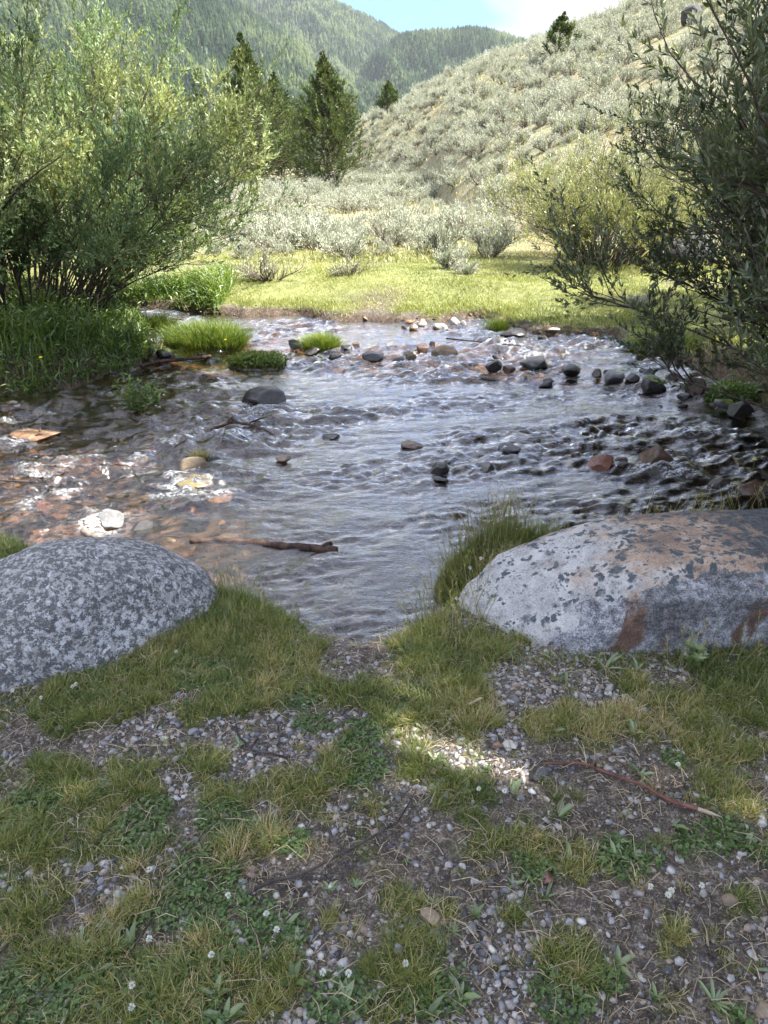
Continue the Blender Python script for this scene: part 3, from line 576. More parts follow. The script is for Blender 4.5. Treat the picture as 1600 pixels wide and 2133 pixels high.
def mask_r(V):
    x, y, z = V.T; ln = np.interp(x, [-.92, -.80, -.68, -.55, -.3, 0, .5, 1.0], [-.7, -.2, .30, .60, .84, .92, .95, .95]) + .16*fbm(V*3.1, 4, 77) + .05*fbm(V*11, 3, 78)
    front = sstep(-.15, -.5, y); m = np.clip(.5 + (ln - z - .35*(1-front)*2)*9, 0, 1)
    l2 = ln + .16 + .06*fbm(V*2.2, 3, 79); dz = -.028*sstep(0.0, .03, z-l2)*sstep(-.35, .1, x)*front + .020*sstep(.0, .03, z - ln)*front
    return m, dz
boulder('boulder', (-1.27, 2.33, -.07), (.63, .36, .37), R(24), (0, R(-4)), 3, BM1, 'rounded grey boulder mottled with black and white lichen left of the little beach', 2.15, prof_l, [((.5, -.8, .3), .86, .7)])
boulder('boulder', (1.24, 2.50, -.06), (.93, .385, .385), R(2), (R(3), R(-2)), 8, BM2, 'long tan and rust boulder spotted with black lichen right of the little beach', 2.5, prof_r,
        [((0, -1, .14), .84, .95), ((-.05, -.5, .87), 1.04, .85), ((-.8, -.35, .5), .88, .8), ((.05, .15, 1), .90, .8)], mask_r, 3.8)

# small scattered stones
def stone_field(name, x, y, z, size, mat, label, sub=1, flat=.62):
    n = len(x); b = Buf(); r = np.random.default_rng(5)
    vs = [rock_v(sub, 100+i, .9, .25, 6) for i in range(14)]; k = r.integers(0, 14, n)
    for i, (V, Fa) in enumerate(vs):
        s = np.where(k == i)[0]; m = len(s)
        if not m: continue
        a = r.random(m)*6.283; tl = r.normal(size=m)*.35; st = np.stack([1+.35*r.random(m), .75+.3*r.random(m), flat+.35*(r.random(m)-.4)], 1)
        P = V[None]*(st*size[s, None])[:, None, :]
        y1 = P[..., 1]*np.cos(tl)[:, None] - P[..., 2]*np.sin(tl)[:, None]; z1 = P[..., 1]*np.sin(tl)[:, None] + P[..., 2]*np.cos(tl)[:, None]; x1 = P[..., 0]
        Q = np.stack([x1*np.cos(a)[:, None] - y1*np.sin(a)[:, None] + x[s, None], x1*np.sin(a)[:, None] + y1*np.cos(a)[:, None] + y[s, None], z1 + z[s, None] + size[s, None]*.02], -1)
        Fq = (np.arange(m)*len(V))[:, None, None] + Fa[None]
        b.add(Q.reshape(-1, 3), [Fq.reshape(-1, 3)], np.repeat(r.random(m), len(V)))
    o = b.build(name, mat); return tag(o, label, kind='stuff')
def gravelmat(name, stops, rough=.8):
    m, nt = new_mat(name); c = ramp(nt, attr(nt), stops); n = noise(nt, 60, 4, .6)
    c = mixc(nt, .55, c, mixc(nt, 1., c, ramp(nt, n, [(.3, (.4, .4, .4)), (.7, (1.5, 1.5, 1.5))]), 'MULTIPLY')); solid(nt, c, rough, n, .4, .004); return m
GM = gravelmat('gravel_mixed', [(0, (.07, .07, .075)), (.22, (.17, .17, .185)), (.45, (.30, .30, .31)), (.62, (.38, .355, .33)), (.72, (.28, .21, .17)), (.86, (.36, .35, .345)), (.985, (.42, .41, .39)), (1, (.60, .58, .54))])
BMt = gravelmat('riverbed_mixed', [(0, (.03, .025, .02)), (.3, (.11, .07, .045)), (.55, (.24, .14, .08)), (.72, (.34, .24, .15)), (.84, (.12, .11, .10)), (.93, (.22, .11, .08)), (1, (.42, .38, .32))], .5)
x, y = scatter(340000, -2.5, 2.5, .55, 3.3); g, c, sdd = cover(x, y); ok = (sdd > -.1) & infrust(x, y, .1)
dn = np.clip(1.05 - g*1.15 - c*.55, .03, 1)*(.22 + .78*sstep(-.25, .35, n2(x, y, 3, 3, 55))); ok &= rng.random(len(x)) < dn*.40
x, y = x[ok], y[ok]; s = .0018 + .0125*rng.random(len(x))**4.4 + .003*(rng.random(len(x)) < .15)
stone_field('gravel', x, y, GZ(x, y), s, GM, 'grey angular gravel lying among the grass on the near bank')
x, y = scatter(9000, -5, 5, 2.4, 10.4); sdd = sdist(x, y); ok = (sdd < .05) & (rng.random(len(x)) < .6); x, y = x[ok], y[ok]
s = .02 + .055*rng.random(len(x))**2.2; warm = (x < -.9 + .5*n2(x, y, 1, 2, 3)) & (y < 6) | (y > 7.6)  # warm: iron orange tone, partly painted sunlight, chosen by place
BMd = gravelmat('riverbed_painted_shade', [(0, (.02, .018, .016)), (.4, (.06, .05, .04)), (.7, (.11, .085, .06)), (1, (.2, .17, .14))], .5)  # darker tone for the other cobbles, shade painted into their colour
stone_field('riverbed_stones', x[warm], y[warm], GZ(x[warm], y[warm]), s[warm], BMt, 'golden and orange cobbles on the stream bed, iron colour with sunlight painted in', 2, .5)
stone_field('riverbed_cobbles', x[~warm], y[~warm], GZ(x[~warm], y[~warm]), s[~warm], BMd, 'dark grey brown cobbles on the stream bed with shade painted into their colour', 2, .5)
x, y = scatter(3000, -3.2, 4.5, 7, 11); sdd = sdist(x, y); ok = (sdd > -.06) & (sdd < .28); x, y = x[ok], y[ok]
ok = rng.random(len(x)) < sstep(0, .35, n2(x, y, 2.0, 3, 57)); x, y = x[ok], y[ok]
stone_field('bank_pebbles', x, y, GZ(x, y)-.004, .006 + .03*rng.random(len(x))**4, GM, 'pebbles and clods of the cut earth on the far bank', 1)

# ------------------------------------------------------------------ grass and ground plants
M_grass = leafmat('grass_near', [(0, (.06, .10, .018)), (.30, (.14, .19, .04)), (.58, (.26, .27, .07)), (.8, (.42, .36, .15)), (1, (.62, .50, .30))], .3, .05)
M_mead = leafmat('grass_meadow', [(0, (.10, .14, .035)), (.5, (.24, .275, .075)), (1, (.42, .42, .17))], .35, .04)
M_lush = leafmat('grass_lush', [(0, (.06, .12, .022)), (.5, (.14, .235, .045)), (1, (.32, .40, .10))], .4, .08)
M_tuft = leafmat('grass_tussock', [(0, (.08, .14, .02)), (.5, (.17, .25, .035)), (1, (.32, .36, .09))], .42, .06)
M_clov = leafmat('clover_leaf', [(0, (.045, .085, .025)), (.5, (.09, .15, .042)), (1, (.16, .24, .075))], .25, .03)
M_dry = leafmat('dry_straw', [(0, (.24, .17, .10)), (1, (.60, .49, .33))], .1, .05)
M_broad = leafmat('broad_leaf', [(0, (.06, .10, .03)), (.5, (.11, .17, .045)), (1, (.20, .27, .08))], .3, .10)
def up(n, s): return nrm(np.stack([rng.normal(size=n)*s, rng.normal(size=n)*s, np.ones(n)], 1))
def near_grass():
    b = Buf(); x, y = scatter(600000, -2.7, 2.7, .5, 4.2); ok = infrust(x, y) ; x, y = x[ok], y[ok]
    g, c, sdd = cover(x, y); dens = sstep(.10, .70, g); ok = (sdd > .0) & (rng.random(len(x)) < dens*.9 + .07)
    x, y, g, sdd = x[ok], y[ok], g[ok], sdd[ok]; n = len(x)
    dry = n2(x, y, 3.3, 3, 91)*.32; c = np.clip(.50 + dry + rng.normal(size=n)*.22, 0, 1)
    H = (.012 + .03*rng.random(n))*(.5 + .8*g) + np.clip(.25-np.abs(sdd-.08), 0, .25)*(.10*rng.random(n)) 
    lush = np.clip(.3-np.abs(sdd-.05), 0, .3)/.3; c = np.clip(c - lush*.15, 0, 1); H = H*(1+.5*sstep(2.0, 2.6, y))
    blades(b, np.stack([x, y, GZ(x, y)-.004], 1), up(n, .55), H, .0012 + .0010*rng.random(n) + .0006*sstep(1.5, 3, y), c, .9)
    x, y = scatter(35000, -2.7, 2.7, .5, 4.2); ok = infrust(x, y); x, y = x[ok], y[ok]; g, c, sdd = cover(x, y); ok = (sdd > .02) & (rng.random(len(x)) < sstep(.12, .6, g)*.42 + .035); x, y, g = x[ok], y[ok], g[ok]
    m = 46; n0 = len(x); a = rng.random((n0, m))*6.283; q = np.sqrt(rng.random((n0, m))); sz_ = (.5 + .9*rng.random(n0))[:, None]; bx = (x[:, None] + np.cos(a)*q*.012*sz_).ravel(); by = (y[:, None] + np.sin(a)*q*.012*sz_).ravel(); ld = rng.normal(size=(n0, 1, 2))*.3
    D = np.stack([np.cos(a)*q*.75 + ld[..., 0], np.sin(a)*q*.75 + ld[..., 1], 1+0*a], -1).reshape(-1, 3) + rng.normal(size=(n0*m, 3))*.18; gr = np.repeat(g, m); tone = np.clip(.50 + n2(x, y, 3.3, 3, 91)*.35 + rng.normal(size=n0)*.16, 0, 1)
    blades(b, np.stack([bx, by, GZ(bx, by)-.004], 1), D, (sz_*(.018 + .034*rng.random((n0, m)))).ravel()*(.6+.6*gr), .0012 + .001*rng.random(n0*m), np.clip(np.repeat(tone, m) + rng.normal(size=n0*m)*.13, 0, 1), .8)
    tag(b.build('grass', M_grass), 'short olive and yellowing grass in tufts and crescents on the near bank', kind='stuff')
    # lush fringe along the water and round the boulders
    b = Buf(); P = []
    for (u, v, ru, rv, n, h) in [(540, 1270, 95, 45, 2604, .06), (470, 1290, 110, 50, 1612, .06), (420, 1310, 90, 40, 1364, .07), (330, 1350, 120, 40, 1550, .05), (1060, 1130, 140, 30, 3224, .10), (960, 1170, 34, 60, 1612, .09), (1010, 1220, 60, 60, 1860, .07), (900, 1290, 40, 50, 930, .06), (940, 1350, 90, 50, 1240, .05), (60, 1170, 110, 60, 3472, .07), (0, 1240, 60, 60, 930, .07), (1220, 1110, 90, 20, 1116, .08), (1450, 1400, 220, 24, 992, .05), (1180, 1400, 140, 24, 496, .045), (180, 1430, 130, 40, 930, .045), (860, 1345, 50, 40, 806, .06)]:
        uu = u + rng.normal(size=n)*ru*.55; vv = v + rng.normal(size=n)*rv*.55; d = np.stack([(uu-800)/F, CP + (1066.5-vv)/F*SP, -SP + (1066.5-vv)/F*CP], 1)
        t = (-.05 - CAM_Z)/d[:, 2]; x = t*d[:, 0]; y = t*d[:, 1]; sd_ = sdist(x, y); ok = sd_ > .01; x, y = x[ok], y[ok]; m = len(x)
        cc = np.clip((.24 if v > 1200 and u < 800 else .36) + n2(x, y, 6, 2, 12)*.2 + rng.normal(size=m)*.16 + (.25 if u > 850 and v > 1280 and u < 1100 else 0), 0, 1)
        blades(b, np.stack([x, y, GZ(x, y)-.01], 1), up(m, .36), h*(.3+1.1*rng.random(m)**1.5), .0024+.0014*rng.random(m), cc, .9)
    tag(b.build('bank_grass', M_grass), 'longer green grass fringing the water and the feet of the boulders', kind='stuff')
    b = Buf()   # tall thin stalks with seed heads
    for (u0, u1, v0, v1, n, h) in [(925, 1090, 1105, 1165, 170, .24), (1090, 1480, 1100, 1120, 80, .24), (440, 620, 1230, 1290, 40, .14), (860, 1010, 1250, 1380, 60, .22), (60, 240, 1180, 1240, 26, .12), (1480, 1600, 1080, 1130, 30, .25), (1380, 1600, 1385, 1440, 30, .16)]:
        for _ in range(n):
            u = random.uniform(u0, u1); v = random.uniform(v0, v1); p = at(u, v, -.06)[0]; z = float(GZ(p[0], p[1])[0]); hh = h*random.uniform(.5, 1.15)
            l = np.array([random.gauss(0, .16), random.gauss(0, .10), 1.]); bb = np.array([random.gauss(0, .22), random.gauss(0, .1), 0])
            path = np.array([[p[0], p[1], z] + l*hh*t + bb*hh*t*t for t in (0, .33, .66, 1)])[None]
            tubes(b, path, np.array([[.0016, .0014, .0011, .0007]]), 3, random.uniform(.35, .85))
            m = 8; tt = np.linspace(.78, 1, m)[:, None]; q = path[0, 0] + l*hh*tt + bb*hh*tt*tt; blades(b, q, up(m, .6), .013, .0028, random.uniform(.5, .9), .3)
    tag(b.build('grass_stalks', M_grass), 'thin flowering grass stalks standing before the water', kind='stuff')
    b = Buf(); x, y = scatter(13000, -2.3, 2.3, .6, 2.8); ok = infrust(x, y, .1); x, y = x[ok], y[ok]; n = len(x); a = rng.random(n)*6.28
    ln = .012 + .07*rng.random(n)**2.5; D = np.stack([np.cos(a), np.sin(a), rng.random(n)*.25], 1); z = GZ(x, y) + .004 + .008*rng.random(n)
    P0 = np.stack([x, y, z], 1); bd = rng.normal(size=(n, 3))*.12*ln[:, None]; tubes(b, np.stack([P0, P0 + D*ln[:, None]*.5 + np.abs(bd), P0 + D*ln[:, None]], 1), np.tile(np.array([[.0011, .0009, .0006]]), (n, 1)), 3, rng.random(n))
    tag(b.build('dry_straw', M_dry), 'dry bleached grass stems strewn over the near bank', kind='stuff')
near_grass()
def litter():
    x, y = scatter(46000, -2.3, 2.3, .55, 3.0); ok = infrust(x, y, .1) & (sdist(x, y) > .02) & (rng.random(len(x)) < .3 + .6*sstep(-.2, .3, n2(x, y, 3.4, 3, 66))); x, y = x[ok], y[ok]; n = len(x); a = rng.random(n)*6.28
    D = np.stack([np.cos(a), np.sin(a), rng.normal(size=n)*.25], 1); b = Buf(); l = .003 + .010*rng.random(n)**2; leaf(b, np.stack([x, y, GZ(x, y) + .002 + .005*rng.random(n)], 1), D, up(n, .5), l, l*(.25+.5*rng.random(n)), rng.random(n), 'd')
    m = leafmat('litter_bits', [(0, (.03, .02, .014)), (.4, (.10, .07, .045)), (.75, (.20, .15, .10)), (1, (.36, .30, .21))], .1, .03)
    tag(b.build('plant_litter', m), 'brown bits of dead leaf and bark littering the near bank', kind='stuff')
litter()

def clover_leaves():
    b = Buf(); x, y = scatter(400000, -2.3, 2.3, .55, 2.9); ok = infrust(x, y, .1); x, y = x[ok], y[ok]
    g, c, sdd = cover(x, y); ok = (sdd > .1) & (rng.random(len(x)) < sstep(.22, .7, c)*.62); x, y = x[ok], y[ok]; n = len(x)
    s = .0022 + .0036*rng.random(n); z = GZ(x, y) + .002 + .012*rng.random(n); P = np.stack([x, y, z], 1); U = up(n, .35); a0 = rng.random(n)*6.28; cc = np.clip(.45 + rng.normal(size=n)*.22, 0, 1)
    A0 = nrm(np.cross(U, np.tile([[.2, 1, 0]], (n, 1)))); B0 = np.cross(U, A0)
    for k in range(3):
        a = a0 + k*2.094; D = A0*np.cos(a)[:, None] + B0*np.sin(a)[:, None]; leaf(b, P, D + U*.15, U, s*1.25, s*1.25, cc, 'h', .12)
    tag(b.build('clover_patch', M_clov), 'low dark green clover leaves spreading over the near bank', kind='stuff')
    b = Buf(); x, y = scatter(700, -1.5, 1.5, .6, 2.7); g, c, sdd = cover(x, y); ok = (sdd > .1) & infrust(x, y, .1) & (rng.random(len(x)) < .15 + .4*sstep(.1, .5, c)); x, y = x[ok], y[ok]
    for i in range(len(x)):
        m = rng.integers(4, 8); a = rng.random(m)*6.28; D = np.stack([np.cos(a), np.sin(a), .2+.7*rng.random(m)], 1); z = float(GZ(x[i], y[i])[0]); l = (.018 + .035*rng.random())*(.6+.6*rng.random(m))
        leaf(b, np.tile([[x[i], y[i], z]], (m, 1)), D, np.tile([[0, 0, 1.]], (m, 1)), l, l*.3, .3+.6*rng.random(m), 'h', .2)
    tag(b.build('weed_rosettes', M_broad), 'small flat leafy weeds between the grass and gravel', kind='stuff')
clover_leaves()

M_white, _nt = new_mat('clover_flower'); solid(_nt, (.72, .72, .62), .8)
M_yel, _nt = new_mat('yellow_petals'); solid(_nt, (.75, .55, .03), .7)
M_stem = leafmat('green_stem', [(0, (.08, .12, .04)), (1, (.14, .18, .07))], .1, .05)
def clover_flower():
    root = empty('clover_flower'); b = Buf(); n = 70; D = nrm(rng.normal(size=(n, 3)) + np.array([0, 0, .45])); leaf(b, D*.0015 + np.array([0, 0, .035]), D, nrm(rng.normal(size=(n, 3))), .0075, .0026, rng.random(n), 'd')
    h = b.build('flower_head', M_white, root); b = Buf(); tubes(b, np.array([[[0, 0, 0], [.003, 0, .02], [0, 0, .036]]]), np.array([[.0009, .0008, .0007]]), 4, .5); b.build('stem', M_stem, root); return root
cf = clover_flower(); first = True
CF = [(312, 1812, 'tall white clover flower above the crescent tuft on the left'), (483, 1868, 'white clover flower at the lower end of the long dark twig'), (316, 1950, 'white clover flower beside a small dark twig'), (553, 1913, 'white clover flower in the clover right of the twig end'), (582, 1945, 'white clover flower just below another in the clover mat'), (285, 2045, 'white clover flower low among weeds on the left'), (270, 2086, 'bent white clover flower near the lower left weeds'), (445, 1990, 'small white clover flower above the dense lower tuft'), (735, 2030, 'white clover flower on the stones right of the broad leaf plant'), (676, 2030, 'faded clover flower left of the one on the stones'),
 (1458, 1840, 'white clover flower on the right edge of the big clover patch'), (1393, 1862, 'white clover flower, upper of a close pair right of centre'), (1405, 1876, 'white clover flower, lower of a close pair right of centre'), (1360, 1848, 'half hidden clover flower left of the close pair'), (1000, 1638, 'white clover flower below the sunlit stones'), (1055, 1645, 'little clover flower right of the one below the sunlit stones'), (1418, 1596, 'clover flower on the small clover patch near the red stick'), (950, 1247, 'white clover flower leaning on the left tip of the tan boulder'), (948, 1262, 'white clover flower under the one at the tan boulder tip'), (988, 1182, 'pale clover flower in the bank grass behind the tan boulder'), (1000, 1160, 'upper pale clover flower in the bank grass behind the tan boulder'), (215, 1298, 'clover flower standing before the grey lichen boulder'), (95, 1448, 'white clover flower at the foot of the grey boulder'), (150, 1425, 'white clover flower, left of a pair by the grey boulder foot'), (160, 1422, 'white clover flower, right of a pair by the grey boulder foot'), (50, 1420, 'white clover flower at the left edge by the grey boulder'), (20, 1440, 'leftmost white clover flower by the grey boulder'), (367, 1352, 'clover flower in the grass right of the grey boulder'), (835, 2005, 'small clover flower near the upright blue grey stone'), (40, 2125, 'clover flower in the bottom left corner')]
for u, v, lb in CF:
    p = at(u, v, .035)[0]; z = float(GZ(p[0], p[1])[0]); big = .95 if v > 1700 else .85
    if v < 1300: p = at(u, v, .04)[0]; z = .04-.036; big = 1.0
    o = cf if first else dup(cf, (0, 0, 0)); first = False
    o.location = (p[0], p[1], z); o.scale = (big,)*3; o.rotation_euler = (random.gauss(0, .2), random.gauss(0, .2), random.random()*6)
    tag(o, lb, 'clover flower', 'white clover flowers on the near bank')

# leafy single plants
def rosette(u, v, kind, size, lb, z=0.02):
    p = at(u, v, z)[0]; g = float(GZ(p[0], p[1])[0]); root = empty('leafy_weed', (p[0], p[1], g)); b = Buf(); st = Buf()
    if kind == 'lupine':
        for i in range(9):
            a = i*2.4 + .3; h = size*(.5+.8*random.random()); tip = np.array([math.cos(a)*size*.6*random.random(), math.sin(a)*size*.5*random.random(), h])
            tubes(st, np.array([[[0, 0, 0], tip*.5+[0, 0, .01], tip]]), np.array([[.0014, .0012, .001]]), 4, .5)
            m = 6; aa = np.arange(m)*6.283/m + random.random(); D = np.stack([np.cos(aa), np.sin(aa), .35+0*aa], 1); tl = up(1, .35)[0]
            leaf(b, np.tile(tip, (m, 1)), D + tl*.2, np.tile(tl, (m, 1)), size*.42, size*.17, .4+.4*rng.random(m), 'h', .15)
    else:
        m = {'dandelion': 9, 'plantain': 7, 'single': 2}[kind]; a = rng.random(m)*6.28; D = np.stack([np.cos(a), np.sin(a), (.3 if kind != 'plantain' else .9)+.5*rng.random(m)], 1)
        if kind == 'single': D = np.array([[1, .1, .45], [.8, .6, .3]])
        l = size*(.45+.5*rng.random(m)); leaf(b, np.zeros((m, 3)), D, np.tile([[0, 0, 1.]], (m, 1)), l, l*(.17 if kind == 'dandelion' else .26), .3+.6*rng.random(m), 'h', .18)
        tubes(st, np.array([[[0, 0, -.01], [0, 0, .004], [0, 0, size*.12]]]), np.array([[.003, .003, .001]]), 5, .5)
    b.build('leaves', M_broad, root); st.build('stem', M_stem, root); tag(root, lb, 'weed', 'broad leaved weeds on the near bank')
for a in [(1440, 1395, 'lupine', .075, 'bushy weed with oval leaflets against the foot of the tan boulder'), (1260, 1385, 'dandelion', .09, 'spreading jagged leaf weed at the foot of the tan boulder'), (1330, 1390, 'plantain', .06, 'round leaved weed between two weeds by the tan boulder'), (640, 1285, 'single', .085, 'long pointed leaf reaching over the water from the left bank'),
  (395, 1755, 'plantain', .045, 'upright bright green plantain in the middle of the left clover'), (560, 1740, 'dandelion', .06, 'grey green dandelion rosette right of the crescent tuft'), (270, 1960, 'plantain', .06, 'plantain with wide leaves next to the dark twig'), (240, 1815+140, 'dandelion', .05, 'drooping leaf rosette inside the left ring of grass'), (610, 2040, 'plantain', .07, 'tall leaf weed growing out of the lower middle grass'), (990, 1900, 'plantain', .045, 'pale leaf weed on the blue gravel'), (945, 1935, 'dandelion', .04, 'round leaf weed below the brown grey stone'),
  (1140, 1855, 'dandelion', .06, 'grey green arching leaf weed under the pinkish stone'), (1490, 2080, 'dandelion', .06, 'forked bright leaf weed near the bottom right'), (1370, 2070, 'plantain', .05, 'pale curled leaf weed at the lower right'), (1280, 1745, 'dandelion', .06, 'leafy weed on top of the big clover patch'), (890, 2110, 'plantain', .06, 'long leaf weed at the bottom centre'), (380, 1850, 'dandelion', .05, 'small dandelion rosette above the twig end'), (970, 1250, 'plantain', .05, 'bright leaf weed in the bank grass by the tan boulder'), (130, 1390, 'dandelion', .05, 'leaf weed in the nook of the grey boulder')]: rosette(*a)

# sticks and logs
M_twig = barkmat('twig_bark', (.025, .02, .018), (.09, .075, .065)); M_redb = barkmat('red_bark', (.08, .035, .025), (.19, .09, .065)); M_pale = barkmat('pale_wood', (.28, .22, .15), (.42, .34, .25)); M_log = barkmat('log_bark', (.10, .085, .07), (.26, .22, .18)); M_wet = barkmat('wet_log', (.02, .012, .01), (.09, .055, .04))
def stick(name, pts, r0, r1, mat, lb, z=.0, side=None, cat='stick', sides=8, absz=False, tipm=None):
    P = []
    for i, (u, v) in enumerate(pts):
        p = at(u, v, z)[0]; g = z if absz else float(GZ(p[0], p[1])[0]); P.append([p[0], p[1], g + (0 if absz else max(r0*1.6, .015) + .004*(i % 2))])
    P = np.array(P); k = 24; t = np.linspace(0, len(P)-1, k); Q = np.stack([np.interp(t, np.arange(len(P)), P[:, j]) for j in range(3)], 1)
    Q += fbm(Q*30, 2, 3)[:, None]*np.array([.6, .6, .3])*r0; rad = np.linspace(r0, r1, k)*(1 + .15*vnoise(Q*60, 4))
    b = Buf(); tubes(b, Q[None], rad[None], sides); root = b.build(name, mat, smooth=True); tag(root, lb, cat)
    if side:
        for f, dx, dy, l in side:
            q = Q[int(f*(k-1))]; e = q + np.array([dx, dy, .25])*l; bb = Buf(); tubes(bb, np.array([[q, (q+e)/2 + [0, 0, .003], e]]), np.array([[r1*1.2, r1, r1*.6]]), 5); bb.build('side_twig', mat, root)
    if tipm is not None:
        d = Q[-1]-Q[-2]; d /= np.linalg.norm(d); bb = Buf(); tubes(bb, np.array([[Q[-1]-d*.002, Q[-1]+d*.03, Q[-1]+d*.06]]), np.array([[rad[-1], rad[-1]*.9, .001]]), 6); bb.build('broken_tip', tipm, root)
    return root
stick('fallen_twig', [(515, 1872), (560, 1852), (640, 1828), (700, 1800), (760, 1765), (830, 1725), (862, 1665)], .0048, .0018, M_twig, 'long thin dark twig running across the left clover', side=[(.55, .9, -.3, .05), (.3, .5, .8, .03)])
stick('fallen_stick', [(1130, 1600), (1215, 1602), (1290, 1628), (1350, 1655), (1400, 1682), (1450, 1700)], .0038, .0058, M_redb, 'reddish brown stick with a pale broken end on the gravel', tipm=M_pale, side=[(.3, .2, .6, .03)])
stick('fallen_twig', [(490, 1510), (497, 1540), (525, 1572), (560, 1580), (600, 1588)], .003, .004, M_twig, 'short crooked dark twig at the edge of the left gravel', side=[(.5, .5, .9, .04)])
stick('fallen_twig', [(318, 1925), (295, 1965), (262, 2010), (250, 2040)], .0022, .0014, M_twig, 'small dark twig beside the plantain on the lower left')
stick('fallen_twig', [(580, 1520), (582, 1560)], .0030, .0026, M_twig, 'stubby upright looking twig on the left gravel')
stick('fallen_twig', [(975, 1478), (1003, 1466)], .0055, .004, M_pale, 'short pale peg of wood in the yellow grass')
stick('fallen_twig', [(1540, 1978), (1544, 2040)], .0028, .002, M_twig, 'short dark twig pointing down at the right edge')
stick('fallen_twig', [(1470, 1985), (1530, 1975), (1600, 1972)], .0022, .0018, M_twig, 'thin curved twig entering from the right edge')
stick('sunken_log', [(395, 1128), (470, 1126), (540, 1130), (600, 1138), (660, 1143), (700, 1150)], .018, .026, M_wet, 'waterlogged dark log lying just under the surface behind the grey boulder', z=WL0+.004, absz=True, cat='log', sides=12, side=[(.9, .5, .5, .08)])
stick('driftwood_log', [(175, 1105), (205, 1125), (235, 1150)], .022, .02, M_log, 'short pale driftwood log sticking out behind the grey boulder', z=WL0+.03, absz=True, cat='log', sides=12)
stick('driftwood_snag', [(440, 895), (480, 880), (530, 885), (570, 905)], .012, .007, M_wet, 'dark forked driftwood caught in the rapids below the black rock', z=WL0+.05, absz=True, cat='driftwood', side=[(.5, -.8, .3, .16), (.6, .9, .4, .14), (.3, .3, .9, .12)])
stick('driftwood_branch', [(930, 705), (1000, 712), (1060, 718), (1110, 722)], .010, .005, M_wet, 'thin bare branch lying across the sunny riffle', z=WL0+.10, absz=True, cat='driftwood', side=[(.6, -.6, .8, .2), (.3, .5, .6, .15)])
stick('driftwood_branch', [(295, 762), (340, 752), (390, 747), (440, 742)], .022, .016, M_wet, 'dark waterlogged branch under the large bright tussock', z=WL0+.05, absz=True, cat='driftwood')
stick('driftwood_branch', [(245, 693), (290, 690), (335, 692)], .018, .014, M_wet, 'dark branch lying on the bar by the lush left bank', z=WL0+.16, absz=True, cat='driftwood')
stick('water_twig', [(83, 860), (84, 898)], .006, .006, M_twig, 'short upright twig standing in the left rapids', z=WL0+.02, absz=True, cat='twig')
stick('water_twig', [(0, 1000), (40, 1003), (75, 1003)], .006, .004, M_twig, 'thin dark twig lying over foam at the left edge', z=WL0+.04, absz=True, cat='twig', side=[(.4, -.5, .9, .08)])
stick('water_twig', [(235, 965), (280, 972), (335, 975)], .005, .003, M_redb, 'thin reddish twig caught on the long reddish rock', z=WL0+.05, absz=True, cat='twig', side=[(.2, -.3, .5, .12), (.5, .2, .8, .1)])
stick('driftwood_branch', [(1335, 742), (1380, 756), (1420, 762)], .012, .008, M_wet, 'brown branch at the waterline under the right tussock', z=WL0+.08, absz=True, cat='driftwood')

# meadow across the stream
def meadow():
    b = Buf(); x, y = scatter(520000, -6.5, 8.5, 7.2, 19); ok = np.abs(x) < y*.60+.4; x, y = x[ok], y[ok]; sdd = sdist(x, y)
    ok = (sdd > .05) & (rng.random(len(x)) < (.35 + .65*sstep(-.3, .2, n2(x, y, 1.5, 3, 15)))*sstep(.0, .22, sdd + n2(x, y, 3, 3, 16)*.22)*sstep(22, 11, y)); ok &= ~((x < -2.6) & (y < 10.8)); x, y = x[ok], y[ok]; n = len(x)
    c = np.clip(.52 + n2(x, y, 1.1, 3, 17)*.5 + rng.normal(size=n)*.16, 0, 1)
    blades(b, np.stack([x, y, GZ(x, y)-.005], 1), up(n, .5), (.018 + .04*rng.random(n))*(1+.5*n2(x, y, 2, 2, 19)), .005 + .003*rng.random(n), c, .8)
    tag(b.build('meadow_grass', M_mead), 'bright yellow green cropped meadow grass beyond the stream', kind='stuff')
    b = Buf(); x, y = scatter(22000, 1.1, 5.2, 6.0, 10); sdd = sdist(x, y); ok = (sdd > .0) & (sdd < .75) & (rng.random(len(x)) < .8); x, y = x[ok], y[ok]; n = len(x)
    c = np.clip(.35 + n2(x, y, 1.4, 2, 17)*.5 + rng.normal(size=n)*.16, 0, 1); blades(b, np.stack([x, y, GZ(x, y)-.005], 1), up(n, .45), .05 + .08*rng.random(n), .006, c, .8)
    x, y = scatter(34000, -3.4, 2.3, 8.6, 11); sdd = sdist(x, y); ok = (sdd > .03) & (sdd < .45) & (rng.random(len(x)) < sstep(-.15, .25, n2(x, y, 2.2, 3, 27) + .5*(sdd-.15))); x, y = x[ok], y[ok]; n = len(x)
    blades(b, np.stack([x, y, GZ(x, y)-.005], 1), up(n, .45), .05 + .06*rng.random(n), .006, .4+.3*rng.random(n), .8)
    tag(b.build('far_bank_grass', M_mead), 'rough grass hanging over the cut edge of the far bank', kind='stuff')
meadow()
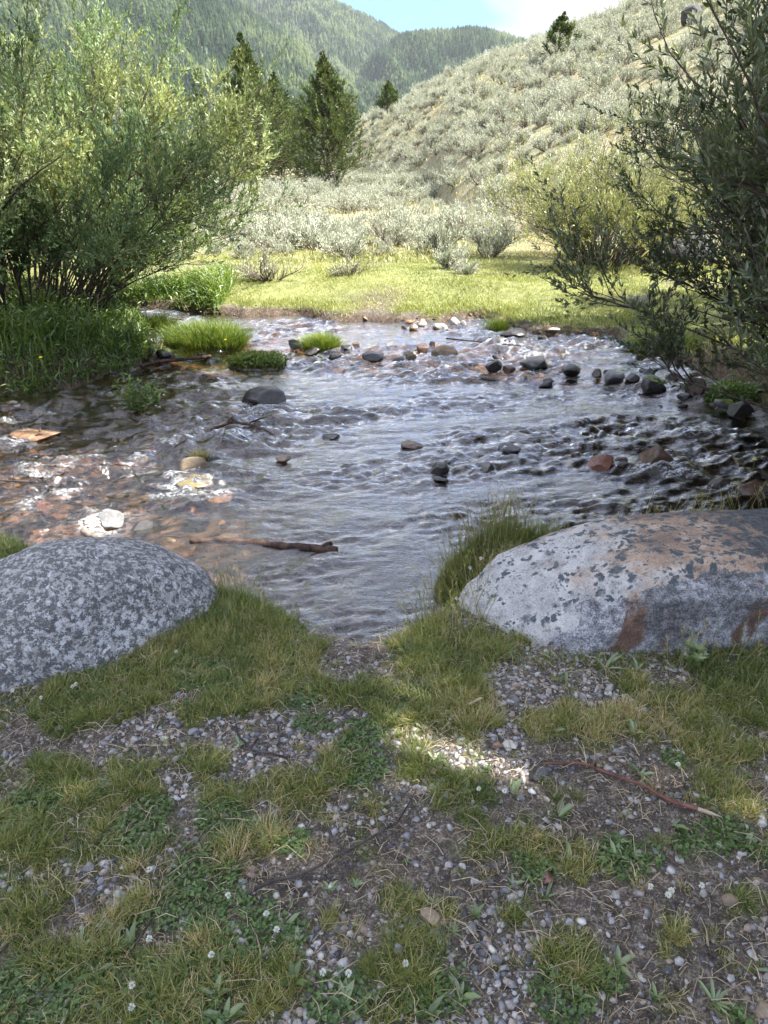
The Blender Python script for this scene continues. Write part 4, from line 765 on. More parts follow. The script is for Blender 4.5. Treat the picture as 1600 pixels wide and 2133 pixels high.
def lush_bank():
    b = Buf(); x, y = scatter(60000, -6.5, -2.2, 6.4, 11.2); sdd = sdist(x, y); ok = (sdd > .0) & (sdd < 1.2) & (x < -2.2); x, y, sdd = x[ok], y[ok], sdd[ok]; k = n2(x, y, 1.8, 3, 33); ok = rng.random(len(x)) < .45 + .5*k; x, y, k, sdd = x[ok], y[ok], k[ok], sdd[ok]; n = len(x)
    h = (.16 + .24*rng.random(n))*(1 + .7*k)*(.55 + .45*sstep(0, .25, sdd)); blades(b, np.stack([x, y, GZ(x, y)-.01], 1), up(n, .32), h, .009 + .006*rng.random(n), np.clip(.4 + k*.5 + rng.normal(size=n)*.17, 0, 1), .9)
    m = 26000; i = rng.integers(0, n, m); P = np.stack([x[i], y[i], GZ(x[i], y[i]) + h[i]*rng.random(m)*.9], 1) + rng.normal(size=(m, 3))*.02
    D = nrm(rng.normal(size=(m, 3))*np.array([1, 1, .5]) + np.array([0, 0, .35])); leaf(b, P, D, up(m, .5), .05 + .05*rng.random(m), .011 + .008*rng.random(m), np.clip(.45 + k[i]*.4 + rng.normal(size=m)*.2, 0, 1), 'h', .2)
    tag(b.build('bank_undergrowth', M_lush), 'lush green herbs and tall grass under the left willow', kind='stuff')
lush_bank()
def tussock(name, u, v, wpx, hpx, mat, lb, kind='grass', n=2600, z=WL0, cat='grass tussock'):
    p, t = at(u, v, z); r = wpx/F*t/2; h = hpx/F*t*1.05; root = empty(name, (p[0], p[1]+r*.35, z)); b = Buf()
    V, Fa = rock_v(3, int(u), .2, .15, 3); e = Buf(); e.add(V*np.array([r*.92, r*.5, h*.28]), [Fa]); e.build('root_mound', RM['brown'], root, smooth=True)
    a = rng.random(n)*6.283; q = np.sqrt(rng.random(n)); P = np.stack([np.cos(a)*q*r*.9, np.sin(a)*q*r*.5, h*.24*(1-q*q)-.01], 1); Dr = nrm(np.stack([np.cos(a)*q*.55, np.sin(a)*q*.55, np.ones(n)], 1) + rng.normal(size=(n, 3))*.16)
    c = np.clip(.45 + n2(P[:, 0], P[:, 1], 9, 2, 3)*.4 + rng.normal(size=n)*.18, 0, 1)
    if kind == 'grass': blades(b, P, Dr, h*(.45 + .5*rng.random(n)), .006 if r > .12 else .005, c, .9)
    else:
        P[:, 2] += h*rng.random(n)*.6; leaf(b, P, nrm(rng.normal(size=(n, 3)) + [0, 0, .5]), up(n, .5), .03+.03*rng.random(n), .018, c, 'h', .1)
    b.build('leaves', mat, root); return tag(root, lb, cat)
tussock('grass_tussock', 425, 735, 165, 62, M_tuft, 'large bright green grass tussock on the bar between the channels', n=6500)
tussock('grass_tussock', 668, 735, 70, 42, M_tuft, 'small bright grass tuft growing on a rock in the riffle')
tussock('leafy_tussock', 535, 772, 140, 38, M_tuft, 'low yellow green watercress mat below the large tussock', 'leaf', 1500, cat='water plant')
tussock('grass_tussock', 325, 700, 70, 45, M_tuft, 'grass clump with yellow flowers behind the large tussock')
tussock('grass_tussock', 1385, 752, 125, 62, M_tuft, 'bright grass tussock at the right bank below the willow branches', n=4500)
tussock('grass_tussock', 1040, 697, 55, 34, M_tuft, 'small bright tuft at the corner of the far bank left of the dark slab', n=1500)
tussock('grass_tussock', 1370, 800, 30, 14, M_tuft, 'tiny weed tuft on top of the moss capped rock', n=300, z=WL0+.08)
tussock('leafy_tussock', 1530, 850, 120, 60, M_lush, 'dark leafy weeds on the mossy rocks at the right bank', 'leaf', 900, cat='water plant')
tussock('grass_tussock', 415, 958, 36, 26, M_grass, 'yellowed grass sprig on the pinkish tan rock', n=160, z=WL0+.04)
def stalk_plant(u, v, wpx, hpx, n, lb, flower=False):
    p, t = at(u, v, WL0); r = wpx/F*t/2; h = hpx/F*t; root = empty('water_herb', (p[0], p[1], WL0)); st = Buf(); lf = Buf(); a = rng.random(n)*6.283
    B = np.stack([np.cos(a)*r*.5*rng.random(n), np.sin(a)*r*.4*rng.random(n), -.03+0*a], 1); T = B + np.stack([rng.normal(size=n)*r*.55, rng.normal(size=n)*r*.4, h*(.55+.5*rng.random(n))], 1)
    pa = np.stack([B, B*.6+T*.4+[0, 0, .01], T], 1); tubes(st, pa, np.tile([[.003, .0025, .0015]], (n, 1)), 4); P, D = on_paths(pa, n*22, (.25, 1)); m = len(P)
    leaf(lf, P, nrm(rng.normal(size=(m, 3))*[1, 1, .5] + [0, 0, .4]), up(m, .5), .035+.03*rng.random(m), .012, rng.random(m), 'h', .15); st.build('stem', M_stem, root); lf.build('leaves', M_lush, root); return tag(root, lb, 'water plant')
stalk_plant(280, 862, 75, 85, 24, 'leafy green herb standing alone in the left rapids'); stalk_plant(325, 845, 50, 55, 8, 'sparse pale herb right of the leafy one in the left rapids')
def yflower(u, v, z, lb):
    p = at(u, v, z)[0]; root = empty('yellow_flower', p); b = Buf(); a = np.arange(7)*6.283/7; leaf(b, np.zeros((7, 3)), np.stack([np.cos(a), np.sin(a), .3+0*a], 1), np.tile([[0, 0, 1.]], (7, 1)), .018, .012, .5, 'h'); b.build('petals', M_yel, root)
    b = Buf(); tubes(b, np.array([[[0, 0, -.14], [.004, 0, -.07], [0, 0, 0]]]), np.array([[.002, .002, .0015]]), 4); b.build('stem', M_stem, root); tag(root, lb, 'flower', 'yellow flowers by the stream')
for u, v, z, lb in [(332, 642, -.02, 'yellow flower above the rear clump left of the large tussock'), (470, 708, -.12, 'yellow flower on the right side of the large tussock'), (378, 672, -.05, 'yellow flower at the upper left of the large tussock'), (1572, 958, -.15, 'yellow flower at the right edge over the chute'), (85, 745, .0, 'yellow flower low in the lush left bank')]: yflower(u, v, z, lb)

# ------------------------------------------------------------------ willows and other trees
M_bark = barkmat('willow_bark', (.035, .026, .022), (.13, .095, .075))
M_wl = leafmat('willow_leaf_left', [(0, (.06, .095, .04)), (.4, (.14, .18, .075)), (.75, (.27, .31, .125)), (1, (.44, .47, .22))], .33, .03, .9, (.85, 1.05, 1.15))
M_wr = leafmat('willow_leaf_right', [(0, (.035, .055, .025)), (.5, (.08, .11, .05)), (1, (.18, .22, .11))], .35, .07)
M_wm = leafmat('willow_leaf_mid', [(0, (.15, .18, .08)), (.5, (.27, .30, .13)), (1, (.42, .44, .24))], .35, .06)
def willow(c, nst, lean, ln, rbase, n1, l1, n2_, l2, nleaf, ll, lw, mat, label, seed, arange=(0, 6.283), shape='d', up1=.25, droop=.0, stemr=.018, elong=(1, 1), name='willow', tr1=(.4, 1), wob=.10):
    rs = np.random.default_rng(seed); root = empty(name, c); a = arange[0] + (arange[1]-arange[0])*rs.random(nst); th = lean[0] + (lean[1]-lean[0])*np.sqrt(rs.random(nst))
    k = 9; P = np.zeros((nst, k, 3)); q = rbase*np.sqrt(rs.random(nst)); P[:, 0] = np.stack([np.cos(a)*q*elong[0], np.sin(a)*q*elong[1], -.08+0*a], 1)
    D = nrm(np.stack([np.cos(a)*np.sin(th*.75), np.sin(a)*np.sin(th*.75), np.cos(th*.75)], 1)); l = ln[0] + (ln[1]-ln[0])*rs.random(nst)
    outw = np.stack([np.cos(a)*np.sin(th), np.sin(a)*np.sin(th), np.zeros(nst)], 1)
    for j in range(1, k): P[:, j] = P[:, j-1] + D*(l/(k-1))[:, None]; D = nrm(D + outw*.07 + rs.normal(size=(nst, 3))*wob + np.array([0, 0, -.02]))
    b = Buf(); tubes(b, P, stemr*(.6+.6*rs.random(nst))[:, None]*np.linspace(1, .28, k)[None], 6, .5); b.build('stems', M_bark, root, smooth=True)
    B1, l1v = sprout(P, n1, tr1, (R(12), R(48)), l1, 6, up1, .14, rs, droop); b = Buf(); tubes(b, B1, np.tile(np.linspace(stemr*.28, stemr*.10, 6), (n1, 1)), 4)
    B2, _ = sprout(B1, n2_, (.15, 1), (R(20), R(60)), l2, 4, up1, .18, rs, droop); tubes(b, B2, np.tile(np.linspace(stemr*.10, stemr*.05, 4), (n2_, 1)), 3); b.build('branches', M_bark, root)
    Q, T = on_paths(B2, nleaf, (.05, 1), rs); m = len(Q); side = nrm(np.cross(T, rs.normal(size=(m, 3)))); D = nrm(T + side*(.55 + .5*rs.random(m))[:, None] + np.array([0, 0, .15])); Nn = nrm(rs.normal(size=(m, 3)) + np.array([0, 0, .8]))
    wn = fbm(Q*1.3, 2, seed)*.5 + fbm(Q*4.5, 2, seed+1)*.35; cc = np.clip(.5 + wn + rs.normal(size=m)*.13, 0, 1)
    f = Buf(); leaf(f, Q, D, Nn, ll*(.6+.7*rs.random(m)), lw*(.7+.5*rs.random(m)), cc, shape, .22); f.build('leaves', mat, root)
    return tag(root, label, 'willow')
gz1 = lambda x, y: float(GZ(x, y)[0])
willow((-4.3, 8.7, gz1(-4.3, 8.7)), 180, (R(4), R(61)), (1.7, 2.95), .85, 2400, (.30, .80), 14000, (.18, .42), 400000, .052, .014, M_wl, 'big left willow with yellow green crown and dark bare lower stems', 11, elong=(1.2, 1), stemr=.0125, tr1=(.28, 1))
willow((3.75, 13.3, gz1(3.75, 13.3)), 150, (R(3), R(68)), (1.1, 2.2), .50, 1200, (.3, .75), 5200, (.15, .35), 80000, .046, .012, M_wm, 'pale yellow green willow with fanned bare stems at the foot of the hill', 21, stemr=.010, tr1=(.3, 1))
willow((4.2, 4.2, gz1(4.2, 4.2)-.06), 100, (R(3), R(54)), (2.1, 4.0), .45, 1700, (.35, .85), 13000, (.14, .36), 230000, .043, .0125, M_wr, 'dark willow overhanging the water from the right edge', 31, arange=(R(70), R(290)), shape='h', up1=.22, droop=.0, stemr=.017)
willow((5.7, 8.0, gz1(5.7, 8.0)), 80, (R(4), R(58)), (1.8, 3.3), .5, 1000, (.3, .8), 6000, (.18, .4), 110000, .06, .016, M_wr, 'shaded willow behind the overhanging one by the right bank', 33, name='willow')

# broadleaf trees outside the frame on the right that shade the near bank
def shade_tree(c, blobs, seed, label, nl=1500):
    rs = np.random.default_rng(seed); c = np.array(c); root = empty('cottonwood', c); b = Buf(); top = np.array([0, 0, 3.2])
    tubes(b, np.array([[[0, 0, -.2], [.05, .0, 1.2], [0, .05, 2.4], top]]), np.array([[.20, .16, .14, .10]]), 12); b.build('trunk', M_bark, root, smooth=True)
    f = Buf(); br = Buf()
    for (x, y, z, r) in blobs:
        p = np.array([x, y, z]) - c; tubes(br, np.array([[top*.9, (top*.9+p)/2+[0, 0, .3], p]]), np.array([[.06, .035, .01]]), 5); m = int(nl*r*r)
        Q = nrm(rs.normal(size=(m, 3)))*(rs.random(m)**.45)[:, None]*r*np.array([1, 1, .55]) + p; Q = Q + fbm(Q*2.2, 2, seed)[:, None]*.2
        leaf(f, Q, nrm(rs.normal(size=(m, 3))), nrm(rs.normal(size=(m, 3)) + SV*1.2), .13, .10, rs.random(m), 'd')
    br.build('branches', M_bark, root); f.build('leaves', M_wr, root); tag(root, label, 'tree')
def blob(gx_, gy_, h, r): k = h/SV[2]; return (gx_ + SV[0]*k, gy_ + SV[1]*k, h, r)
SH1 = []; SH2 = []
rq = np.random.default_rng(4)
LIT = [(-1.9, 4.3, 1.35), (-.9, 3.9, .8), (-2.9, 4.9, 1.4), (-2.3, 3.7, .7), (-3.6, 4.4, 1.2), (.27, 1.70, .49), (.10, 2.30, .45)]
for gx_ in np.arange(-3.6, 4.4, .52):
    for gy_ in np.arange(.1, 7.8, .52):
        a_, b_ = gx_ + rq.normal()*.1, gy_ + rq.normal()*.1
        if gy_ > 7.4 - .25*max(gx_-1, 0) or gy_ < .2: continue
        if any(math.hypot(a_-p, b_-q) < r for p, q, r in LIT): continue
        (SH1 if gy_ < 3 else SH2).append(blob(a_, b_, 5.4 + 1.6*rq.random(), .50))
for gx_ in np.arange(.7, 2.5, .35):
    for gy_ in np.arange(2.0, 3.3, .35): SH1.append(blob(gx_ + rq.normal()*.1, gy_ + rq.normal()*.1, 6.8 + rq.random()*.6, .42))
for gx_ in np.arange(-6.5, -5.0, .6):
    for gy_ in (6.4, 7.0, 7.5): SH2.append(blob(gx_, gy_, 6.4, .5))
shade_tree((5.6, -.3, gz1(5.6, -.3)), SH1, 61, 'leafy cottonwood behind the camera side of the tan boulder')
shade_tree((7.6, 2.6, gz1(7.6, 2.6)), SH2, 62, 'tall cottonwood off to the right of the stream')

M_pbark = barkmat('pine_bark', (.05, .035, .028), (.15, .11, .085))
M_needle = leafmat('pine_needles', [(0, (.022, .042, .012)), (.5, (.065, .10, .024)), (1, (.17, .205, .05))], .25, .04)
def pine(c, H, wd, nb, nleaf, label, seed, lean=0., asym=0., base=.06, ls=.16):
    rs = np.random.default_rng(seed); root = empty('pine_tree', c); k = 8; t = np.linspace(0, 1, k); tr = np.stack([lean*H*t*t + .02*H*np.sin(t*5+seed), 0*t, -.3+(H+.3)*t], 1); b = Buf(); tubes(b, tr[None], (H*.016*(1-t*.9)+.01)[None], 8); b.build('trunk', M_pbark, root, smooth=True)
    h = base + (.99-base)*rs.random(nb)**.9; a = rs.random(nb)*6.283; env = wd*1.1*(np.clip((1-h)**1.0 , .03, 1))*np.clip((h-base)/.10+.6, 0, 1)*(.55+.6*rs.random(nb)); env *= 1 + asym*np.cos(a)
    z0 = h*H; x0 = np.interp(h, t, tr[:, 0]); st = np.stack([x0, 0*x0, z0], 1); out_ = np.stack([np.cos(a), np.sin(a), 0*a], 1); P = np.zeros((nb, 5, 3)); P[:, 0] = st
    for j in range(1, 5): P[:, j] = st + out_*env[:, None]*(j/4) + np.array([0, 0, 1])*(env*(.05*(j/4) + .38*(j/4)**2.2) + .12*(j/4)*h*env)[:, None] + rs.normal(size=(nb, 3))*.03*env[:, None]
    b = Buf(); tubes(b, P, np.tile(np.linspace(.03, .008, 5), (nb, 1))*H/6.5, 4); b.build('branches', M_pbark, root)
    S, _ = sprout(P, nb*7, (.25, 1), (R(20), R(60)), (.12*wd, .38*wd), 3, .35, .15, rs); f_ = np.clip((1.02 - S[:, 0, 2]/H)*1.7, .10, 1)[:, None, None]; S = S[:, :1] + (S - S[:, :1])*f_
    Q, T = on_paths(np.concatenate([S]), nleaf, (.1, 1), rs); m = len(Q); tp = np.clip((1.03 - Q[:, 2]/H)*4, .35, 1); D = nrm(T*1.1 + rs.normal(size=(m, 3))*.65 + np.array([0, 0, .35])); cl = fbm(Q*1.6, 2, seed)*.4
    f = Buf(); leaf(f, Q, D, nrm(rs.normal(size=(m, 3))), ls*(.6+.7*rs.random(m))*tp, ls*.20, np.clip(.5 + cl + rs.normal(size=m)*.18, 0, 1), 'd'); f.build('needles', M_needle, root); tag(root, label, 'pine'); return root
def hit(u, v, r0=11., r1=150.):
    d = ray(u, v); h = math.hypot(d[0], d[1]); r = np.linspace(r0, r1, 1500); x = r*d[0]/h; y = r*d[1]/h; z = GZ(x, y); k = np.argmax(z > CAM_Z + r*d[2]/h); k = k if k > 0 else 1499
    return x[k], y[k], z[k]
def pineat(u, vb, vt, Y, wpx, nb, nl, label, seed, **k):
    if Y is None: Y = hit(u, vb)[1]
    d = ray(u, vb); tt = Y/d[1]; x = tt*d[0]; g = gz1(x, Y); ztop = CAM_Z + Y/ray(u, vt)[1]*ray(u, vt)[2]
    return pine((x, Y, g-.1), ztop-g+.1, wpx/F*tt/2, nb, nl, label, seed, **k)
pineat(683, 400, 108, 40, 215, 230, 42000, 'tall conical pine standing alone right of the pine group', 5)
pineat(528, 392, 68, 44, 225, 240, 42000, 'tallest pine of the group behind the left willow', 6)
pineat(585, 395, 150, 47, 190, 190, 32000, 'rounder pine filling the gap between two tall pines', 7)
pineat(622, 390, 205, 52, 140, 140, 18000, 'shorter dark pine behind the gap of the group', 8)
pineat(480, 390, 190, 50, 170, 150, 20000, 'pine half hidden by the right side of the left willow', 9)
pineat(808, 240, 168, None, 62, 80, 7000, 'small rounded pine on the left shoulder of the hill', 10, ls=.28)
pineat(1158, 130, 26, None, 96, 46, 5500, 'wind bent lone pine on the hill skyline', 13, lean=.12, asym=.35, base=.12, ls=.19)

# ------------------------------------------------------------------ sagebrush
M_sage = leafmat('sage_leaf', [(0, (.22, .25, .18)), (.5, (.42, .45, .34)), (.85, (.60, .62, .49)), (1, (.67, .65, .50))], .2, .04, tcol=(1.05, 1.05, .85))
M_sageb = barkmat('sage_bark', (.10, .075, .06), (.26, .21, .18))
def sage(seed, nl=2600, dead=False, parts=True):
    rs = np.random.default_rng(seed); root = empty('sagebrush'); ns = 16; a = rs.random(ns)*6.283; th = R(15) + R(55)*rs.random(ns); P = np.zeros((ns, 5, 3)); D = np.stack([np.cos(a)*np.sin(th), np.sin(a)*np.sin(th), np.cos(th)], 1); l = .20 + .40*rs.random(ns)
    P[:, 0, 2] = -.05
    for j in range(1, 5): P[:, j] = P[:, j-1] + D*(l/4)[:, None]; D = nrm(D + rs.normal(size=(ns, 3))*.22)
    b = Buf(); tubes(b, P, np.tile(np.linspace(.014, .006, 5), (ns, 1)), 4); S1, _ = sprout(P, 150, (.35, 1), (R(15), R(60)), (.12, .30), 4, .45, .15, rs); tubes(b, S1, np.tile(np.linspace(.005, .002, 4), (150, 1)), 3); b.build('branches', M_sageb, root)
    if dead: nl = 500
    Q, T = on_paths(S1, nl, (.15, 1), rs); m = len(Q); Q = Q + rs.normal(size=(m, 3))*.018; D = nrm(T + rs.normal(size=(m, 3))*.45 + np.array([0, 0, .5])); cl = fbm(Q*4, 2, seed)*.35
    f = Buf(); leaf(f, Q, D, nrm(rs.normal(size=(m, 3))), .030+.028*rs.random(m), .010+.006*rs.random(m), np.clip(.5 + cl + rs.normal(size=m)*.16, 0, 1), 'd'); f.build('foliage', M_sage, root); return root
protos = [sage(200+i) for i in range(6)]; deadp = sage(300, dead=True)
# candidate places
rs = np.random.default_rng(77); n = 34000
az_ = R(-17) + R(52)*rs.random(n); rr = np.sqrt(12.4**2 + (96**2-12.4**2)*rs.random(n)); sx_ = rr*np.sin(az_); sy_ = rr*np.cos(az_)
az0 = az_; Dh = np.interp(az_, _ha[:, 0], _ha[:, 2]); ok = (rr < Dh + 3)
front = 12.9 + 2.2*n2(sx_, sy_, .55, 2, 88) + np.interp(sx_, [-4, -3, 1.2, 2, 3, 6, 9], [0, 0, .2, .8, 3.2, 3.4, 3.0]); ok &= sy_ > front
ok &= rs.random(n) < .05 + .95*sstep(-.30, .12, n2(sx_, sy_, .26, 3, 89))
ok &= ~((np.abs((sx_-3.1) - (sy_-15)*.12) < .5) & (sy_ < 22)); ok &= np.hypot(sx_-3.75, sy_-13.3) > 1.2
ok &= ~((sx_ < -6) & (rr > 50))
idx = np.where(ok)[0]; cell = {}; keepi = []
for i in rs.permutation(idx):
    s = (.50 + .0085*rr[i])*(.8 + .5*rs.random()); k = (int(sx_[i]//1.2), int(sy_[i]//1.2)); bad = False
    for dx in (-1, 0, 1):
        for dy in (-1, 0, 1):
            for q in cell.get((k[0]+dx, k[1]+dy), ()):
                if (q[0]-sx_[i])**2 + (q[1]-sy_[i])**2 < s*s: bad = True
    if bad: continue
    cell.setdefault(k, []).append((sx_[i], sy_[i])); keepi.append(i)
keepi = np.array(keepi); sz = (.50 + 1.0*rs.random(len(keepi))**1.4)*(.82 + .008*rr[keepi]); px_, py_ = sx_[keepi], sy_[keepi]; pz_ = GZ(px_, py_) - .02; rk = rr[keepi]; uu_ = px_/py_
inview = np.abs(uu_) < .60; order = np.argsort(rk + 1000*~inview); NI = 294
near_i = order[:NI]; far_i = order[NI:]
zone = lambda x, y, r: ('pale silvery sagebrush in the flat thicket between meadow and hill' if x < 3 and r < 26 else 'silvery sagebrush among the rows behind the pale willow' if x >= 3 and r < 26 else 'grey green sagebrush on the lower hillside')
uniq = {}
for j, i in enumerate(near_i):
    pr = protos[i % 6]; o = pr if not pr.get('used') else dup(pr, (0, 0, 0))
    pr['used'] = 1; o.location = (px_[i], py_[i], pz_[i]); o.rotation_euler = (rs.normal()*.1, rs.normal()*.1, rs.random()*6.28); s = sz[i]; o.scale = (s*1.05, s*1.05, s*(.85+.3*rs.random()))
    z = zone(px_[i], py_[i], rk[i]); tag(o, z, 'sagebrush', z.replace('sagebrush', 'sagebrush bushes'))
for (u, v, s, p, lb) in [(560, 582, 1.15, 'dead', 'low half dead sagebrush with purplish bare twigs at the meadow edge'), (728, 578, .8, 'dead', 'scraggly twisted sagebrush in front of the thicket'), (935, 560, 1.0, 'live', 'silvery sagebrush standing forward at the right end of the thicket'), (968, 572, .6, 'live', 'small pale sagebrush at the corner of the thicket'), (1330, 625, .5, 'live', 'small dusty sagebrush alone in the meadow behind the willow twigs'), (360, 545, .8, 'live', 'sagebrush nearest the left willow at the meadow edge')]:
    q = at(u, v, 0)[0]; pr = deadp if p == 'dead' else protos[2]; o = pr if not pr.get('used') else dup(pr, (0, 0, 0)); pr['used'] = 1; o.location = (q[0], q[1], gz1(q[0], q[1])-.02); o.rotation_euler = (0, 0, rs.random()*6); o.scale = (s, s, s*.85); tag(o, lb, 'sagebrush')
for q in bpy.data.objects:
    if q.get('used'): del q['used']
def instancer(name, P, S, ROT, VAR, objs, label):
    """one object: points carrying instances of a few prototype meshes"""
    me = bpy.data.meshes.new(name); me.vertices.add(len(P)); me.vertices.foreach_set('co', np.asarray(P, np.float32).ravel())
    for nm, a in (('psize', S), ('prot', ROT)): q = me.attributes.new(nm, 'FLOAT', 'POINT'); q.data.foreach_set('value', np.asarray(a, np.float32))
    q = me.attributes.new('pvar', 'INT', 'POINT'); q.data.foreach_set('value', np.asarray(VAR, np.int32)); me.update()
    o = bpy.data.objects.new(name, me); COL.objects.link(o); g = bpy.data.node_groups.new(name+'_nodes', 'GeometryNodeTree'); g.interface.new_socket('Geometry', in_out='INPUT', socket_type='NodeSocketGeometry'); g.interface.new_socket('Geometry', in_out='OUTPUT', socket_type='NodeSocketGeometry')
    gi = g.nodes.new('NodeGroupInput'); go = g.nodes.new('NodeGroupOutput'); jn = g.nodes.new('GeometryNodeJoinGeometry')
    def na(nm, t='FLOAT'):
        x = g.nodes.new('GeometryNodeInputNamedAttribute'); x.data_type = t; x.inputs[0].default_value = nm; return x.outputs[0]
    for vi, ob in enumerate(objs):
        ip = g.nodes.new('GeometryNodeInstanceOnPoints'); cp = g.nodes.new('FunctionNodeCompare'); cp.data_type = 'INT'; cp.operation = 'EQUAL'; g.links.new(na('pvar', 'INT'), cp.inputs[2]); cp.inputs[3].default_value = vi
        oi = g.nodes.new('GeometryNodeObjectInfo'); oi.inputs[0].default_value = ob; oi.transform_space = 'ORIGINAL'; cx = g.nodes.new('ShaderNodeCombineXYZ'); g.links.new(na('prot'), cx.inputs[2])
        g.links.new(gi.outputs[0], ip.inputs['Points']); g.links.new(cp.outputs[0], ip.inputs['Selection']); g.links.new(oi.outputs['Geometry'], ip.inputs['Instance']); g.links.new(cx.outputs[0], ip.inputs['Rotation']); g.links.new(na('psize'), ip.inputs['Scale']); g.links.new(ip.outputs[0], jn.inputs[0])
    g.links.new(jn.outputs[0], go.inputs[0]); md = o.modifiers.new('scatter', 'NODES'); md.node_group = g; return tag(o, label, kind='stuff')
far_i = far_i[np.abs(uu_[far_i]) < .75]
fol = [[c for c in p.children if c.name.startswith('foliage')][0] for p in protos]; brn = [[c for c in p.children if c.name.startswith('branches')][0] for p in protos]
VAR = far_i % 6; Pf = np.stack([px_, py_, pz_], 1)[far_i]
instancer('hillside_sagebrush', np.concatenate([Pf, Pf]), np.concatenate([sz[far_i]]*2), np.concatenate([rs.random(len(far_i))*6.28]*2), np.concatenate([VAR, VAR+6]), fol + brn, 'silvery sagebrush covering the upper hillside in one mass')
# dry grass clumps on the hill
b = Buf(); n = 90000; a = R(-10) + R(46)*rng.random(n); r = np.sqrt(13**2 + (90**2-13**2)*rng.random(n)**1.3); x = r*np.sin(a); y = r*np.cos(a); ok = (r < np.interp(a, _ha[:, 0], _ha[:, 2])+2) & (rng.random(n) < .25+.75*sstep(-.1, .3, n2(x, y, .5, 3, 93))) & ~((np.abs((x-3.1) - (y-15)*.12) < .45) & (y < 22)); x, y, r = x[ok], y[ok], r[ok]; n = len(x)
blades(b, np.stack([x, y, GZ(x, y)-.02], 1), up(n, .4), .08+.14*rng.random(n), .010 + .0009*r, np.clip(.55+rng.normal(size=n)*.25, 0, 1), .8); M_hg = leafmat('bunch_grass', [(0, (.14, .16, .06)), (.5, (.28, .28, .13)), (1, (.46, .42, .24))], .25, .03)
tag(b.build('hillside_grass', M_hg), 'yellow green bunch grass between the sagebrush on the hill', kind='stuff')
# small features of the hill
xh, Yh, _z = hit(1437, 50); V, Fa = rock_v(4, 5, .5); b = Buf(); b.add(V*np.array([.55, .5, .42]), [Fa]); RM['dry'] = rockmat('rock_dark_dry', [(.3, (.03, .03, .032)), (.7, (.10, .095, .10))]); tag(b.build('hill_boulder', RM['dry'], smooth=True, loc=(xh, Yh, gz1(xh, Yh)+.25)), 'dark boulder high on the sagebrush hill near the right edge', 'boulder')
V, Fa = rock_v(4, 9, .4); b = Buf(); b.add(V*np.array([.55, .45, .38]), [Fa]); q = at(1410, 552, 0)[0]; tag(b.build('meadow_boulder', RM['dry'], smooth=True, loc=(q[0]+.2, q[1]+.3, gz1(q[0], q[1])+.15)), 'dark rounded boulder in the meadow right of the pale willow', 'boulder')

# ------------------------------------------------------------------ forested mountains
MT = {}
def ridge(key, pts, r0, D, z0, seed, tall=1.0):
    ae = np.array([azel(u, v) for u, v in pts])
    def hf(a, t):
        te = np.interp(a, ae[:, 0], ae[:, 1]); r = r0 + (D-r0)*t; zt = CAM_Z + D*te + fbm(np.stack([a*40, a*0, a*0], 1), 3, seed)*D*.002; rel = fbm(np.stack([a*14 + t*1.5, t*3, 0*a], 1), 4, seed+9)
        gul = np.abs(fbm(np.stack([a*22 + t*2.0, t*1.2, 0*a], 1), 3, seed+4))
        e = np.where(t <= 1, z0 + (zt-z0)*(1-(1-np.clip(t, 0, 1))**1.25) + (rel*.022 - gul*.03)*D*np.sin(np.clip(t, 0, 1)*np.pi)*.9, zt - (t-1)*D*.45)
        rr_ = r; return rr_*np.sin(a), rr_*np.cos(a), e
    MT[key] = hf; na_, ntt = 260, 70; a, t = np.meshgrid(np.linspace(ae[0, 0], ae[-1, 0], na_), np.linspace(0, 1.35, ntt)); x, y, z = hf(a.ravel(), t.ravel()); b = Buf(); b.add(np.stack([x, y, z], 1), [grid_faces(ntt, na_)]); return b, (ae[0, 0], ae[-1, 0])
def mtmat(name, rocky):
    m, nt = new_mat(name); a = noise(nt, .012, 6, .65); c = noise(nt, .08, 5, .7); veg = ramp(nt, c, [(.35, (.03, .04, .022)), (.65, (.07, .08, .045))]); rk = ramp(nt, c, [(.35, (.06, .06, .06)), (.65, (.20, .195, .19))])
    solid(nt, mixc(nt, ramp(nt, a, [(rocky, (0, 0, 0)), (rocky+.08, (1, 1, 1))]), veg, rk), .95); return m
r1, a1 = ridge('near', [(-900, -420), (-300, -330), (0, -200), (300, -70), (480, 0), (560, 60), (640, 120), (700, 165), (760, 215), (850, 275), (1000, 330), (1200, 360)], 600, 1400, -6, 1)
r2, a2 = ridge('far', [(-300, -420), (200, -220), (500, -50), (640, 0), (700, 18), (760, 42), (830, 80), (900, 130), (1000, 200), (1200, 300)], 1200, 2300, 0, 2)
r3, a3 = ridge('mid', [(560, 330), (660, 240), (740, 170), (790, 115), (830, 88), (880, 79), (940, 74), (1010, 73), (1050, 84), (1080, 98), (1200, 130), (1500, 200), (2400, 260)], 900, 1700, -6, 3)
for bb, nm, rk, lb in ((r1, 'mountain', .60, 'forested mountain slope behind the left willow'), (r2, 'mountain', .53, 'tall far mountain with bare rock patches'), (r3, 'mountain', .60, 'lower wooded ridge under the clouds')):
    o = bb.build(nm, mtmat('mountain_ground', rk), smooth=True); tag(o, lb, kind='structure')
M_forest = leafmat('forest_conifers', [(0, (.014, .026, .014)), (.55, (.036, .056, .026)), (.84, (.08, .10, .042)), (.86, (.13, .125, .12)), (1, (.21, .205, .20))], .05, .0)
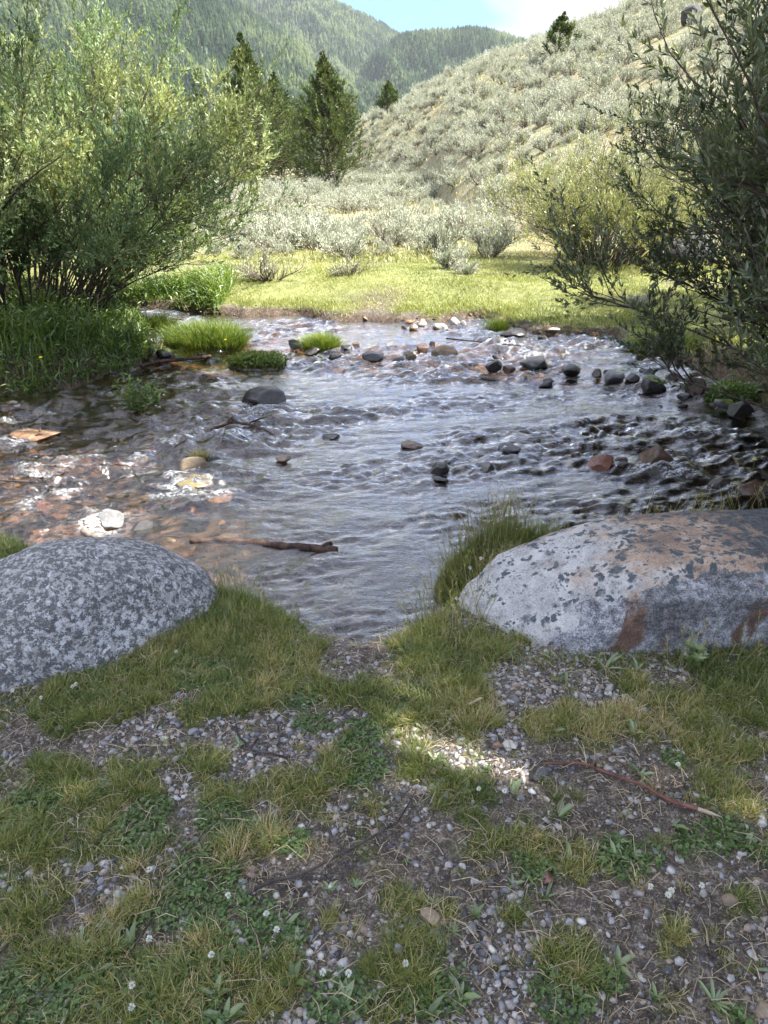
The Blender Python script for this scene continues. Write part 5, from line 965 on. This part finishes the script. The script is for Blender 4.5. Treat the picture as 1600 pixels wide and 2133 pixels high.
def forest(key, rng_a, n, h0, tr, seed, label):
    rs = np.random.default_rng(seed); a = rng_a[0] + (rng_a[1]-rng_a[0])*rs.random(n); t = tr[0] + (tr[1]-tr[0])*rs.random(n); x, y, z = MT[key](a, t); dn = fbm(np.stack([x*.012, y*.012, 0*x], 1), 3, seed); ok = (dn > -.62 + .35*rs.random(n)) ; x, y, z = x[ok], y[ok], z[ok]; n = len(x)
    dead = rs.random(n) < (.10 if key == 'far' else .012); H = h0*(.5 + .7*rs.random(n)); W = H*np.where(dead, .05, .21+.09*rs.random(n)); c = np.where(dead, .9+.1*rs.random(n), np.clip(.40 + .9*dn[ok] + rs.normal(size=n)*.24, 0, .84)); b = Buf(); s = 6; th = np.arange(s)*2*np.pi/s
    for (z0, z1, wf) in ((.02, .62, 1.), (.33, .84, .68), (.62, 1., .42)):
        jr = (1 + .25*rs.random((n, s)))*W[:, None]*wf; B = np.stack([x[:, None] + jr*np.cos(th), y[:, None] + jr*np.sin(th), z[:, None] + (H*z0)[:, None] + 0*jr], -1); T = np.stack([x, y, z+H*z1], -1)[:, None]
        V = np.concatenate([B, T], 1); i = (np.arange(n)*(s+1))[:, None, None]; k = np.arange(s); f = np.stack([k, (k+1) % s, np.full(s, s)], -1)[None]; b.add(V, [(i+f).reshape(-1, 3)], np.repeat(c, s+1))
    tag(b.build('forest', M_forest), label, kind='stuff')
forest('near', (a1[0]*.6, a1[1]), 42000, 11.5, (.0, 1.02), 81, 'conifer forest on the near mountain slope with grey dead trunks')
forest('far', (azel(300, 0)[0], azel(1050, 0)[0]), 24000, 17, (.25, 1.01), 82, 'conifer forest on the far mountain')
forest('mid', (azel(620, 0)[0], azel(1300, 0)[0]), 22000, 15, (.1, 1.01), 83, 'conifer forest on the lower ridge')

# ------------------------------------------------------------------ haze
def haze():
    m, nt = new_mat('air_haze'); v = N(nt, 'ShaderNodeVolumePrincipled'); v.inputs['Color'].default_value = (.86, .92, 1, 1); v.inputs['Density'].default_value = .00008
    o = N(nt, 'ShaderNodeOutputMaterial'); L(nt, v.outputs[0], o.inputs['Volume']); bm = bmesh.new(); bmesh.ops.create_cube(bm, size=1); me = bpy.data.meshes.new('haze'); bm.to_mesh(me); bm.free(); me.materials.append(m)
    ob = bpy.data.objects.new('haze', me); COL.objects.link(ob); ob.scale = (6400, 5200, 1500); ob.location = (0, 800, 500); tag(ob, 'thin bluish mountain air between the camera and the far slopes', kind='stuff')
if True: haze()
